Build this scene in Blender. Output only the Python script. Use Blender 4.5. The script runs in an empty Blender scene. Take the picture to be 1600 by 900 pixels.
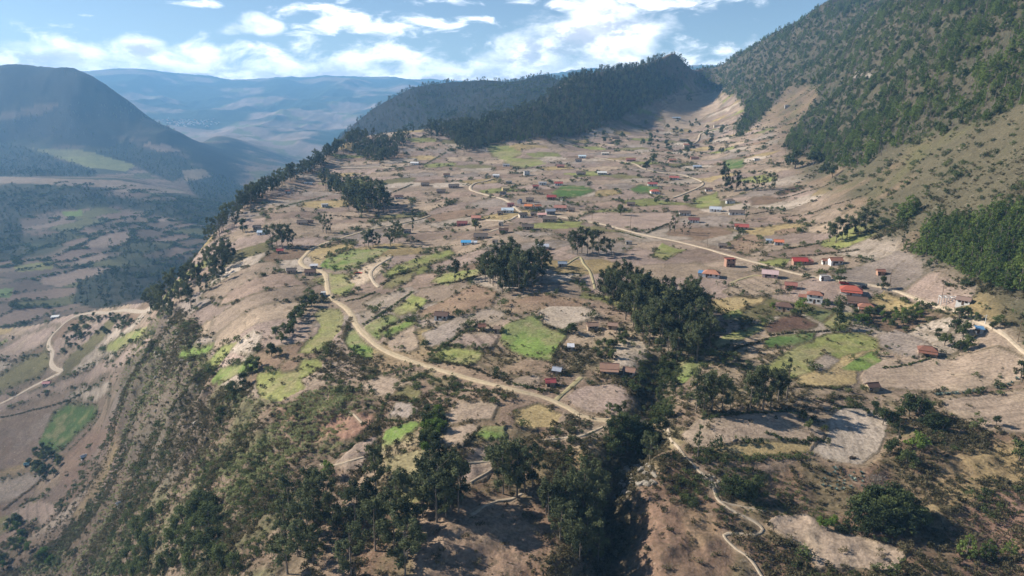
import bpy, bmesh, math, random, time
import numpy as np
from mathutils import Vector, Matrix
T0 = time.time()
rng = np.random.default_rng(7)
random.seed(7)
scene = bpy.context.scene
COL = scene.collection

# ------------------------------------------------------------------ camera
F = 1600 * 24 / 36.0            # focal length in photograph pixels
PITCH = math.atan(300 / F)      # the horizon lies 300 px above the picture centre
CP, SP = math.cos(PITCH), math.sin(PITCH)
cam_data = bpy.data.cameras.new('camera')
cam_data.lens = 24.0
cam_data.sensor_width = 36.0
cam_data.clip_start = 1.0
cam_data.clip_end = 60000.0
cam = bpy.data.objects.new('camera', cam_data)
cam.rotation_euler = (math.pi / 2 - PITCH, 0, 0)
COL.objects.link(cam)
scene.camera = cam

# ------------------------------------------------------------------ light
SUN_EL, SUN_AZ = math.radians(32), math.radians(-74)    # azimuth from +Y, negative to the left
SUND = Vector((math.sin(SUN_AZ) * math.cos(SUN_EL), math.cos(SUN_AZ) * math.cos(SUN_EL), math.sin(SUN_EL)))
sun_l = bpy.data.lights.new('sun', 'SUN')
sun_l.energy = 5.0
sun_l.angle = math.radians(0.5)
sun_l.color = (1.0, 0.93, 0.82)
sun_o = bpy.data.objects.new('sun', sun_l)
sun_o.rotation_euler = SUND.to_track_quat('Z', 'Y').to_euler()
COL.objects.link(sun_o)
vs = scene.view_settings
vs.view_transform = 'Standard'
vs.look = 'None'
vs.exposure = 0.77
vs.gamma = 1.0
scene.cycles.volume_bounces = 1
scene.cycles.max_bounces = 5
scene.cycles.diffuse_bounces = 3
scene.cycles.transparent_max_bounces = 8
scene.cycles.use_denoising = True

def dyz(py):
    v = py - 450
    return F * CP - v * SP, -F * SP - v * CP
def us(px, py):
    dy, dz = dyz(py)
    return (px - 800) / dy, dz / dy

# ---- world: daylight sky with clouds standing in fixed directions
world = bpy.data.worlds.new('World')
scene.world = world
world.use_nodes = True
wt = world.node_tree
wt.nodes.clear()
class NT:
    """small helper to write node trees"""
    def __init__(s, t): s.t = t
    def n(s, ty, **kw):
        nd = s.t.nodes.new(ty)
        for k, v in kw.items(): setattr(nd, k, v)
        return nd
    def set(s, sock, v):
        if isinstance(v, (int, float, tuple, list)): sock.default_value = v
        else: s.t.links.new(v, sock)
    def math(s, op, a, b=0.0, c=None, clamp=False):
        nd = s.n('ShaderNodeMath', operation=op, use_clamp=clamp)
        s.set(nd.inputs[0], a); s.set(nd.inputs[1], b)
        if c is not None: s.set(nd.inputs[2], c)
        return nd.outputs[0]
    def vmath(s, op, a, b=(0, 0, 0)):
        nd = s.n('ShaderNodeVectorMath', operation=op)
        s.set(nd.inputs[0], a); s.set(nd.inputs[1], b)
        return nd.outputs[0]
    def mix(s, f, a, b, blend='MIX'):
        nd = s.n('ShaderNodeMix', data_type='RGBA', blend_type=blend)
        s.set(nd.inputs[0], f)
        s.set(nd.inputs[6], a if not (isinstance(a, tuple) and len(a) == 3) else (*a, 1))
        s.set(nd.inputs[7], b if not (isinstance(b, tuple) and len(b) == 3) else (*b, 1))
        return nd.outputs[2]
    def noise(s, vec, scale, detail=4, rough=0.55, dist=0.0):
        nd = s.n('ShaderNodeTexNoise')
        if vec is not None: s.set(nd.inputs['Vector'], vec)
        nd.inputs['Scale'].default_value = scale
        nd.inputs['Detail'].default_value = detail
        nd.inputs['Roughness'].default_value = rough
        nd.inputs['Distortion'].default_value = dist
        return nd.outputs['Fac']
    def smooth(s, x, a, b):
        nd = s.n('ShaderNodeMapRange', interpolation_type='SMOOTHSTEP')
        s.set(nd.inputs[0], x); nd.inputs[1].default_value = a; nd.inputs[2].default_value = b
        return nd.outputs[0]
    def comb(s, x, y, z):
        nd = s.n('ShaderNodeCombineXYZ')
        s.set(nd.inputs[0], x); s.set(nd.inputs[1], y); s.set(nd.inputs[2], z)
        return nd.outputs[0]

def build_world():
    w = NT(wt)
    sky = w.n('ShaderNodeTexSky', sky_type='NISHITA')
    sky.sun_disc = False
    sky.sun_elevation = SUN_EL
    sky.sun_rotation = SUN_AZ
    sky.altitude = 2600
    sky.air_density = 1.0
    sky.dust_density = 0.6
    sky.ozone_density = 1.5
    tc = w.n('ShaderNodeTexCoord')
    sep = w.n('ShaderNodeSeparateXYZ')
    wt.links.new(tc.outputs['Generated'], sep.inputs[0])
    x, y, z = sep.outputs
    az = w.math('ARCTAN2', x, y)
    hyp = w.math('SQRT', w.math('ADD', w.math('MULTIPLY', x, x), w.math('MULTIPLY', y, y)))
    el = w.math('DIVIDE', z, w.math('MAXIMUM', hyp, 0.05))
    p = w.comb(az, w.math('MULTIPLY', el, 1.9), 0.0)
    def blobs(rows):
        acc = None
        for (px, py, rx, ry, k) in rows:
            u, s_ = us(px, py)
            a0 = math.atan(u); e0 = s_ / math.sqrt(1 + u * u)
            ra, re = rx / F, ry / F * 0.95
            dx = w.math('MULTIPLY', w.math('SUBTRACT', az, a0), 1 / ra)
            dy = w.math('MULTIPLY', w.math('SUBTRACT', el, e0), 1 / re)
            d = w.math('ADD', w.math('MULTIPLY', dx, dx), w.math('MULTIPLY', dy, dy))
            b = w.math('MULTIPLY', w.math('SUBTRACT', 1.0, d), k)
            acc = b if acc is None else w.math('MAXIMUM', acc, b)
        return acc
    # low bank of cumulus above the far mountains, all the way round the horizon
    n1 = w.noise(p, 9, 8, 0.6)
    n1u = w.noise(w.vmath('ADD', p, (-0.012, 0.016, 0)), 9, 8, 0.6)
    top = w.math('ADD', 0.058, w.math('MULTIPLY', w.math('SUBTRACT', w.noise(w.comb(az, 0.0, 3.0), 7, 3), 0.5), 0.05))
    bank = w.math('MULTIPLY', w.math('SUBTRACT', top, el), 26.0)
    bank = w.math('MINIMUM', bank, 1.0)
    cum = blobs([(905, 65, 110, 42, 1.0), (960, 50, 85, 38, 1.0), (830, 95, 90, 26, 0.9), (940, 25, 60, 24, 0.8), (860, 75, 90, 30, .9),
                 (60, 92, 110, 22, .9), (220, 80, 40, 20, .9), (372, 44, 26, 9, .55), (395, 34, 24, 13, .6), (415, 42, 26, 12, .6)])
    wisp = blobs([(505, 17, 85, 15, 1), (560, 28, 90, 14, 1), (600, 42, 95, 15, 1), (700, 35, 75, 13, 1), (740, 32, 45, 8, .8),
                  (470, 48, 35, 10, .7), (520, 48, 60, 10, .7), (205, 49, 32, 5, .6), (155, 46, 30, 3, .5), (125, 25, 12, 3, .4), (325, 5, 50, 5, .55),
                  (710, 68, 30, 6, .5), (700, 3, 50, 8, .6), (1000, 3, 170, 20, 1.0), (1120, -5, 60, 14, .8), (850, 4, 70, 9, .7)])
    n2 = w.noise(w.comb(az, w.math('MULTIPLY', el, 3.0), 1.7), 19, 10, 0.58, 0.5)
    n3 = w.noise(w.comb(az, w.math('MULTIPLY', el, 4.0), 7.7), 2.2, 6, 0.6)
    nc0 = w.noise(p, 15, 8, 0.6, 0.3)
    m_bank = w.smooth(w.math('ADD', bank, w.math('MULTIPLY', w.math('SUBTRACT', nc0, 0.5), 4.5)), -0.4, 0.9)
    nc = w.noise(p, 13, 9, 0.58, 0.2)
    m_cum = w.smooth(w.math('ADD', cum, w.math('MULTIPLY', w.math('SUBTRACT', nc, 0.5), 3.6)), -0.3, 1.35)
    m_wisp = w.smooth(w.math('ADD', wisp, w.math('MULTIPLY', w.math('SUBTRACT', n2, 0.5), 5.5)), 0.1, 1.9)
    hi = w.smooth(w.math('ADD', n3, 0.0), 0.62, 0.85)
    hi = w.math('MULTIPLY', hi, w.smooth(el, 0.18, 0.4))
    dens = w.math('MAXIMUM', w.math('MAXIMUM', m_bank, m_cum), w.math('MAXIMUM', m_wisp, w.math('MULTIPLY', hi, 0.6)))
    # thicker inside than towards the sun side -> cloud form
    form = w.smooth(w.math('SUBTRACT', w.noise(p, 12, 8, .6), w.noise(w.vmath('ADD', p, (-0.014, 0.02, 0)), 12, 8, 0.6)), -0.06, 0.09)
    lowpart = w.smooth(w.math('ADD', w.math('SUBTRACT', w.math('MAXIMUM', cum, bank), 0.15), w.math('MULTIPLY', w.math('SUBTRACT', n2, .5), 1.2)), 0.0, 0.9)
    shade = w.math('MULTIPLY', w.math('SUBTRACT', 1.0, form), lowpart)
    ccol = w.mix(shade, (23.0, 22.6, 22.4), (9.0, 9.2, 10.4))
    # thin veil of haze-white towards the horizon and the sun side comes with the Nishita sky itself
    skc = w.mix(dens, sky.outputs['Color'], ccol)
    bg = w.n('ShaderNodeBackground')
    bg.inputs['Strength'].default_value = 0.063
    wt.links.new(skc, bg.inputs['Color'])
    out = w.n('ShaderNodeOutputWorld')
    wt.links.new(bg.outputs[0], out.inputs[0])
build_world()

# ------------------------------------------------------------------ terrain
def CPTS(rows):
    """control points (photo column, photo row, forward distance) -> u, lnY, z"""
    out = []
    for px, lst in rows:
        for py, Y in lst:
            u, s_ = us(px, py)
            out.append((u, math.log(Y), s_ * Y))
    return out
NEAR = CPTS([
 (0,   [(900, 360), (800, 430), (715, 510), (640, 590), (600, 640), (550, 710), (516, 790)]),
 (100, [(900, 320), (800, 395), (715, 475), (640, 550), (600, 590), (550, 640), (498, 720)]),
 (160, [(900, 270), (800, 340), (700, 430), (640, 490), (600, 530), (550, 590), (484, 690)]),
 (200, [(900, 235), (800, 295), (700, 360), (640, 400), (600, 440), (550, 510), (478, 650)]),
 (240, [(900, 212), (800, 262), (700, 320), (620, 372), (560, 425), (520, 470), (470, 600)]),
 (270, [(900, 198), (800, 240), (700, 290), (620, 338), (560, 385), (500, 445), (447, 530)]),
 (330, [(900, 175), (800, 212), (700, 260), (620, 300), (560, 345), (500, 400), (450, 465), (400, 550), (372, 600)]),
 (400, [(900, 160), (800, 195), (700, 235), (620, 272), (560, 310), (500, 360), (450, 420), (400, 500), (370, 560), (340, 640), (305, 735)]),
 (450, [(600, 275), (500, 358), (400, 495), (340, 625), (300, 770), (280, 860)]),
 (500, [(900, 155), (800, 185), (700, 225), (600, 270), (550, 305), (500, 355), (450, 415), (400, 490), (350, 610), (300, 790), (265, 960), (250, 1000)]),
 (545, [(300, 780), (260, 980), (235, 1110), (218, 1170)]),
 (600, [(900, 152), (800, 180), (700, 215), (600, 262), (550, 300), (500, 345), (450, 405), (400, 475), (350, 600), (300, 770), (260, 970), (230, 1130), (208, 1230)]),
 (700, [(900, 150), (800, 172), (700, 205), (600, 255), (550, 290), (500, 330), (450, 385), (400, 470), (350, 595), (300, 760), (250, 1020), (225, 1150), (200, 1260)]),
 (760, [(430, 400), (380, 485), (215, 1210), (192, 1300)]),
 (800, [(900, 150), (750, 190), (650, 225), (600, 250), (550, 290), (500, 320), (470, 350), (430, 400), (380, 482), (330, 620), (300, 740), (270, 900), (250, 1030), (235, 1120), (215, 1200), (182, 1350)]),
 (850, [(430, 392), (240, 1090), (215, 1210), (160, 1480)]),
 (900, [(900, 148), (750, 190), (650, 225), (550, 285), (500, 322), (430, 390), (380, 480), (330, 625), (300, 740), (250, 1030), (215, 1290), (180, 1420), (140, 1560), (119, 1700)]),
 (1000, [(900, 148), (750, 188), (650, 222), (550, 283), (500, 318), (430, 388), (380, 480), (330, 625), (300, 740), (250, 1030), (215, 1340), (190, 1560), (150, 1750), (106, 1980)]),
 (1055, [(220, 1310), (190, 1600), (160, 1850), (130, 2040), (86, 2180)]),
 (1100, [(900, 150), (750, 186), (650, 220), (600, 245), (550, 280), (500, 315), (430, 390), (380, 480), (350, 560), (320, 660), (290, 790), (250, 1030), (220, 1300), (190, 1640), (160, 2020), (140, 2250), (107, 2420)]),
 (1150, [(250, 970), (220, 1190), (190, 1450), (160, 1720), (130, 2000), (85, 2380)]),
 (1200, [(900, 150), (750, 188), (650, 222), (600, 247), (500, 316), (430, 388), (380, 470), (350, 545), (300, 690), (250, 900), (220, 1080), (190, 1290), (150, 1560), (100, 1870), (55, 2200)]),
 (1300, [(900, 150), (750, 190), (650, 225), (600, 248), (500, 315), (430, 380), (380, 450), (350, 500), (300, 610), (250, 760), (200, 940), (150, 1150), (100, 1400), (50, 1700), (5, 1980)]),
 (1400, [(900, 150), (750, 190), (650, 226), (600, 250), (500, 315), (455, 350), (400, 390), (350, 440), (300, 500), (250, 570), (200, 650), (150, 750), (100, 880), (50, 1030), (0, 1200)]),
 (1500, [(900, 150), (750, 190), (650, 224), (600, 246), (545, 278), (490, 303), (440, 335), (350, 390), (250, 470), (150, 590), (50, 760), (0, 880)]),
 (1600, [(900, 150), (750, 190), (650, 222), (600, 240), (545, 265), (500, 283), (430, 310), (350, 345), (250, 400), (200, 440), (100, 540), (0, 680)]),
])
# ground beyond the picture's edges
def extra(pts):
    return [(u, math.log(Y), z) for u, Y, z in pts]
NEAR += extra([(-.3, 70, -119), (0, 70, -122), (.4, 70, -120), (.9, 70, -112), (-.6, 90, -150), (-1.0, 120, -215), (-1.2, 300, -262), (-1.2, 600, -245),
               (1.15, 120, -108), (1.15, 200, -92), (1.15, 300, -52), (1.15, 450, 20), (1.15, 700, 110), (1.15, 1000, 190),
               (.70, 1100, 190), (.55, 1500, 215), (.42, 2300, 250), (.42, 2900, 250), (.7, 2900, 260), (1.15, 2900, 270)])
FAR = CPTS([
 (0,   [(500, 1000), (470, 1080), (400, 1450), (350, 1750), (315, 1980), (292, 2080), (280, 2300), (235, 2850), (190, 3080), (150, 3220), (112, 3400)]),
 (50,  [(312, 2000), (288, 2090), (270, 2400), (235, 2850), (190, 3080), (150, 3220), (124, 3340)]),
 (100, [(485, 1040), (450, 1200), (400, 1450), (350, 1750), (318, 1980), (290, 2080), (276, 2350), (235, 2850), (190, 3060), (150, 3220), (119, 3360)]),
 (120, [(235, 2840), (190, 3060), (150, 3230), (117, 3370)]), (150, [(190, 3090), (150, 3260), (136, 3320)]),
 (200, [(465, 1100), (450, 1200), (400, 1450), (350, 1760), (325, 1980), (300, 2100), (280, 2350), (245, 2850), (205, 3080), (168, 3260)]),
 (250, [(450, 1250), (400, 1470), (350, 1800), (310, 2080), (290, 2400), (250, 2850), (201, 3160)]),
 (300, [(420, 1430), (370, 1680), (340, 1900), (315, 2150), (280, 2650), (228, 3100)]),
 (340, [(360, 1800), (330, 2060), (300, 2500), (255, 3000)]),
 (400, [(330, 2150), (297, 2750)]),
])
FAR += CPTS([
 (280, [(240, 4000), (215, 4600), (190, 5300), (165, 6200), (140, 7000)]),
 (340, [(222, 3700), (212, 4000)]), (380, [(240, 3600), (222, 4000)]), (430, [(255, 3500), (240, 4000)]), (480, [(262, 3500), (255, 4000)]),
 (370, [(200, 5000), (190, 5300), (165, 6200)]), (420, [(218, 4700), (198, 5100), (180, 5600), (150, 6800)]), (470, [(215, 4600), (203, 5000), (190, 5400), (170, 6000)]),
 (520, [(215, 4700), (200, 5200), (180, 5800), (160, 6400)]),
 (140, [(117, 7400)]), (180, [(113, 7500)]), (215, [(113, 7500)]), (260, [(121, 7500)]), (300, [(125, 7500)]), (345, [(131, 7500)]), (400, [(133, 7500)]), (440, [(129, 7500)]),
 (480, [(134, 7500)]), (540, [(126, 7500)]), (560, [(130, 7500)]), (610, [(134, 7500)]), (648, [(123, 7500)]), (665, [(131, 7500)]), (750, [(134, 7500)]), (820, [(123, 7500)]),
 (880, [(116, 7500)]), (910, [(109, 7500)]), (960, [(115, 7500)]), (1040, [(112, 7500)]), (1090, [(99, 7500)]), (1140, [(105, 7500)]),
])
FAR += extra([(-1.2, 900, -330), (-1.2, 1500, -330), (-1.2, 2200, -230), (-1.2, 3000, 80), (-1.2, 3500, 210), (-1.2, 5000, 150), (-1.2, 8000, 220), (-.7, 4200, 20), (-.55, 5500, -120), (-.85, 4300, 60),
              (-.7, 7500, 200), (-.4, 8800, 200), (0, 8800, 200), (.5, 8800, 220), (1.2, 8800, 200), (1.2, 4500, 120), (.5, 4500, 60), (.3, 4500, 0), (.15, 4500, -40),
              (1.2, 2500, 100), (.5, 3000, 60)])
# middle ridge across the side valley
FAR += CPTS([
 (515, [(240, 2500), (230, 2600)]), (540, [(228, 2300), (212, 2450)]), (600, [(215, 2050), (190, 2250), (162, 2450)]), (650, [(205, 2000), (170, 2250), (137, 2480)]),
 (700, [(205, 1800), (180, 2100), (150, 2350), (133, 2500)]), (760, [(185, 1800), (165, 2050), (138, 2450)]), (850, [(165, 2050), (126, 2450)]), (875, [(150, 2100), (131, 2350)]),
 (1000, [(150, 2500)])])
FAR += extra([(-.26, 3100, -280), (-.2, 3000, -190), (-.1, 3100, -120), (0, 3100, -90), (.1, 3100, -90)])
EDGE = [(-400, 535, 860), (0, 517, 790), (60, 504, 740), (100, 497, 722), (160, 483, 690), (200, 478, 650), (240, 470, 600), (270, 446, 532), (300, 415, 565), (330, 373, 602), (400, 304, 737), (450, 279, 865),
        (500, 249, 1005), (545, 217, 1175), (600, 208, 1232), (700, 200, 1265), (760, 191, 1305), (800, 181, 1355), (850, 158, 1490), (900, 118, 1700), (1000, 105, 1990), (1035, 92, 2110), (1055, 85, 2190), (1100, 107, 2430), (1150, 85, 2390), (1200, 54, 2210), (1300, 4, 1990)]

def rbf_fit(pts, sx, sy, reg):
    P = np.array(pts); X = np.c_[P[:, 0] * sx, P[:, 1] * sy]
    r = np.sqrt(((X[:, None] - X[None]) ** 2).sum(-1))
    n = len(X); A = np.zeros((n + 3, n + 3))
    A[:n, :n] = np.where(r > 0, r * r * np.log(np.maximum(r, 1e-9)), 0) + reg * np.eye(n)
    Q = np.c_[np.ones(n), X]; A[:n, n:] = Q; A[n:, :n] = Q.T
    return X, np.linalg.solve(A, np.r_[P[:, 2], 0, 0, 0]), sx, sy
def rbf_eval(m, u, w):
    X, c, sx, sy = m; n = len(X)
    a = (np.ravel(u) * sx).astype(np.float32); b = (np.ravel(w) * sy).astype(np.float32)
    acc = (c[n] + c[n + 1] * a + c[n + 2] * b).astype(np.float64)
    for i in range(n):
        q = (a - np.float32(X[i, 0])) ** 2 + (b - np.float32(X[i, 1])) ** 2 + np.float32(1e-12)
        acc += (0.5 * c[i]) * (q * np.log(q))
    return acc.reshape(np.shape(u))
def stretch(Y):
    return Y if Y < 2000 else 2000 + (Y - 2000) * 1.5 if Y < 4000 else 5000 + (Y - 4000) * 2.0
FAR = [(u, math.log(stretch(math.exp(w_))), z * stretch(math.exp(w_)) / math.exp(w_)) for u, w_, z in FAR]
m_near = rbf_fit(NEAR, 5.0, 2.0, 1e-4)
m_far = rbf_fit(FAR, 5.0, 2.0, 3e-4)

# grid: columns are bearings (u = x / Y), rows are forward distances
ucols = np.concatenate([np.arange(-1.18, -0.92, 0.012), np.arange(-0.92, 0.92, 0.0022), np.arange(0.92, 1.181, 0.012)])
rows = [70.0]
while rows[-1] < 14300:
    Y = rows[-1]
    rows.append(Y + (3.0 if Y < 140 else min(1.9 * Y * Y / 117000.0, 0.0088 * Y)))
Yrows = np.array(rows); Wrows = np.log(Yrows)
NU, NY = len(ucols), len(Yrows)

def value_noise(x, y, seed):
    """smooth lattice noise in -1..1"""
    xi = np.floor(x).astype(np.int64); yi = np.floor(y).astype(np.int64)
    fx = x - xi; fy = y - yi
    fx = fx * fx * fx * (fx * (fx * 6 - 15) + 10); fy = fy * fy * fy * (fy * (fy * 6 - 15) + 10)
    def h(a, b):
        n = (a * 374761393 + b * 668265263 + seed * 982451653) & 0x7fffffff
        n = ((n ^ (n >> 13)) * 1274126177) & 0x7fffffff
        return ((n ^ (n >> 16)) & 0xffff) / 32767.5 - 1
    return (h(xi, yi) * (1 - fx) + h(xi + 1, yi) * fx) * (1 - fy) + (h(xi, yi + 1) * (1 - fx) + h(xi + 1, yi + 1) * fx) * fy
def fbm(x, y, scale, octs=4, seed=1, gain=0.5):
    a, s_, tot = 1.0, scale, 0.0
    out = np.zeros(np.shape(x))
    for o in range(octs):
        out += a * value_noise(np.asarray(x) / s_ + 17.3 * o, np.asarray(y) / s_ - 9.1 * o, seed + o); tot += a
        a *= gain; s_ *= 0.5
    return out / tot
def ridged(x, y, scale, octs=4, seed=1):
    a, s_, tot = 1.0, scale, 0.0
    out = np.zeros(np.shape(x))
    for o in range(octs):
        out += a * (1 - 2 * np.abs(value_noise(np.asarray(x) / s_ + 31.7 * o, np.asarray(y) / s_ + 5.3 * o, seed + o))); tot += a
        a *= 0.5; s_ *= 0.5
    return out / tot
def sstep(x, a, b):
    t = np.clip((x - a) / (b - a), 0, 1)
    return t * t * (3 - 2 * t)

U, W = np.meshgrid(ucols, Wrows)            # [row, column]
YY = np.exp(W); XX = U * YY
eu = np.array([us(a, b)[0] for a, b, c in EDGE]); eY = np.array([c for a, b, c in EDGE])
YE = np.interp(ucols, eu, np.log(eY)); YE[ucols > eu[-1]] = math.log(5200)
YE = np.where(ucols > eu[-1], YE, YE)
YEg = np.exp(YE)[None, :] * np.ones_like(YY)
# the near surface is only followed as far as its own skyline
zn = rbf_eval(m_near, U, np.minimum(W, np.log(YEg)))
zf = rbf_eval(m_far, U, W)
over = np.maximum(0, YY - YEg)
drop = 0.10 * over + 0.55 * np.maximum(0, over - 0.02 * YEg)
zback = zn - drop
front = YY <= YEg * 1.01
k = 12.0
Z = np.where(front, zn, np.maximum(zback, zf) + k * np.log1p(np.exp(-np.abs(zback - zf) / k)) * (over / (over + 60)))
isfar = (~front) & (zf > zback)

def project(x, y, z):
    d = y * CP - z * SP
    return 800 + F * x / d, 450 - F * (y * SP + z * CP) / d
PX, PY = project(XX, YY, Z)
def inpoly(px, py, poly):
    poly = np.asarray(poly, float); ins = np.zeros(px.shape, bool)
    x0, y0 = poly[-1]
    for x1, y1 in poly:
        c = ((y1 > py) != (y0 > py)) & (px < (x0 - x1) * (py - y1) / (y0 - y1 + 1e-12) + x1)
        ins ^= c; x0, y0 = x1, y1
    return ins
def inpoly_idx(PXf, PYf, poly):
    """flat indices of the grid points whose place falls inside a field outline"""
    poly = np.asarray(poly, float)
    idx = np.flatnonzero((PXf > poly[:, 0].min()) & (PXf < poly[:, 0].max()) & (PYf > poly[:, 1].min()) & (PYf < poly[:, 1].max()))
    return idx[inpoly(PXf[idx], PYf[idx], poly)]

# relief that the control points do not carry
PXf, PYf, frontf = PX.ravel(), PY.ravel(), front.ravel()
def mask_poly(poly, feather=0):
    m = np.zeros(PXf.shape, np.float32)
    i = inpoly_idx(PXf, PYf, poly); m[i[frontf[i]]] = 1
    return m.reshape(PX.shape)
def blur(m, n):
    for _ in range(n):
        m = (m + np.roll(m, 1, 0) + np.roll(m, -1, 0) + np.roll(m, 1, 1) + np.roll(m, -1, 1)) / 5
    return m
SLOPE = [(205, 545), (262, 478), (300, 500), (330, 560), (345, 600), (400, 628), (520, 632), (590, 620), (600, 690), (530, 800), (430, 905), (-60, 905), (60, 840), (150, 790), (190, 720), (185, 650), (190, 590)]
CLIFF = [(195, 560), (262, 478), (290, 520), (300, 580), (330, 640), (320, 720), (260, 760), (200, 740), (180, 680), (185, 610)]
LOWER = [(560, 905), (520, 830), (640, 700), (760, 690), (830, 665), (960, 680), (1040, 690), (1120, 770), (1250, 720), (1350, 735), (1480, 640), (1650, 700), (1650, 905)]
ms = blur(mask_poly(SLOPE), 12); mc = blur(mask_poly(CLIFF), 10); ml = blur(mask_poly(LOWER), 12)
dist = np.hypot(XX, YY)
nearfade = np.clip(1.25 - dist / 2600, 0.0, 1)
Z += np.where(front, 0.5 * fbm(XX, YY, 45, 3, 3) * nearfade, 0)
Z += ms * (2.0 * ridged(XX * 0.5 + YY * 0.9, XX * 0.25, 30, 4, 11) + 1.2 * fbm(XX, YY, 9, 3, 5))
wx_ = 9 * fbm(XX, YY, 30, 3, 23); mcs = np.clip(mc * 1.0 + .45 * ms, 0, 1)
Z += mcs * (7.0 * ridged(-.5 * XX + .85 * YY + wx_, .3 * XX + .2 * YY, 38, 4, 21) + 3.0 * ridged(XX + wx_, YY, 13, 3, 25) - 3)
Z += ml * (1.6 * ridged(XX, YY, 26, 4, 31) + 0.8 * fbm(XX, YY, 6, 2, 8))
hill = sstep(dist, 1150, 1500) * (front & (U < 0.33))
Z += hill * 9 * fbm(XX, YY, 150, 4, 41)
rmt = sstep(U - 0.30, 0.0, 0.12) * sstep(Z, -75, -30) * front
Z += rmt * np.interp(dist, [350, 700, 1200], [3, 10, 26]) * (ridged(XX * .45 + YY * .8 + 25 * fbm(XX, YY, 120, 3, 53), XX * .35 - YY * .1, 210, 5, 51) - .3)
fm = (~front) * sstep(dist, 1000, 1500) * sstep(YY - YEg, 50, 400)
Z += np.where(dist < 5300, fm * (42 * (ridged(XX + .3 * YY + 60 * fbm(XX, YY, 300, 3, 63), YY * .6, 460, 5, 61) - .25) * sstep(Z, -290, -170) * np.interp(dist, [3000, 4200], [1, .6]) + 5 * fbm(XX, YY, 120, 3, 67)), fm * np.interp(dist, [5000, 7000, 10000, 11500, 12500], [25, 80, 150, 90, 75]) * (ridged(XX, YY * .7, 1050, 6, 71) - .25) * sstep(dist, 5300, 6500))

Z = np.where((dist > 6000) & (Z > 420), 420 + 60 * np.tanh((Z - 420) / 60), Z); Z = np.where((dist < 6000) & (Z > 300), 300 + 60 * np.tanh((Z - 300) / 60), Z)
def grid_pos(x, y):
    u = x / y
    i = np.clip(np.interp(u, ucols, np.arange(NU)), 0, NU - 1.001); j = np.clip(np.interp(y, Yrows, np.arange(NY)), 0, NY - 1.001)
    return i, j
def ground_z(x, y):
    i, j = grid_pos(np.asarray(x, float), np.asarray(y, float))
    a = i.astype(int); b = j.astype(int); fx = i - a; fy = j - b
    return (Z[b, a] * (1 - fx) + Z[b, a + 1] * fx) * (1 - fy) + (Z[b + 1, a] * (1 - fx) + Z[b + 1, a + 1] * fx) * fy
def ground(px, py):
    """the spot on the land that the photograph shows at (px, py)"""
    u, s_ = us(px, py)
    i = min(max(np.interp(u, ucols, np.arange(NU)), 0), NU - 1.001); a = int(i); fx = i - a
    prof = Z[:, a] * (1 - fx) + Z[:, a + 1] * fx
    d = prof - s_ * Yrows
    k = np.flatnonzero(d >= 0)
    k = k[k > 0]
    if len(k) == 0: return Vector((u * 8000, 8000, float(ground_z(u * 8000, 8000))))
    k = k[0]
    t = d[k - 1] / (d[k - 1] - d[k]) if d[k] != d[k - 1] else 0
    t = min(max(t, 0), 1)
    Y = Yrows[k - 1] + (Yrows[k] - Yrows[k - 1]) * t
    return Vector((u * Y, Y, float(ground_z(u * Y, Y))))
def seg_dist(X, Y, pts):
    """distance of grid points to a polyline on the ground"""
    d = np.full(X.shape, 1e9)
    for (x0, y0), (x1, y1) in zip(pts[:-1], pts[1:]):
        L = (x1 - x0) ** 2 + (y1 - y0) ** 2 + 1e-9
        t = np.clip(((X - x0) * (x1 - x0) + (Y - y0) * (y1 - y0)) / L, 0, 1)
        d = np.minimum(d, np.hypot(X - x0 - t * (x1 - x0), Y - y0 - t * (y1 - y0)))
    return d
# the ravine that the stream has cut
rav = [ground(*q) for q in [(1035, 560), (1022, 600), (1018, 632), (1012, 668), (986, 695), (972, 728), (950, 760), (962, 800), (944, 840), (956, 875), (944, 899)]]
rav = [(p.x, p.y) for p in rav] + [(rav[-1].x - 6, 110), (rav[-1].x - 14, 72)]
sub = YY < 420
dr = np.full(Z.shape, 1e9); dr[sub] = seg_dist(XX[sub], YY[sub], rav)
deep = np.interp(YY, [60, 150, 200, 225, 240, 300, 330], [10, 10.5, 9, 4, 6, 5, 0])
Z -= deep * np.exp(-(dr / np.interp(YY, [150, 220, 300], [8.5, 6, 7]) * (1 + .35 * fbm(XX, YY, 16, 2, 37))) ** 2)

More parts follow.
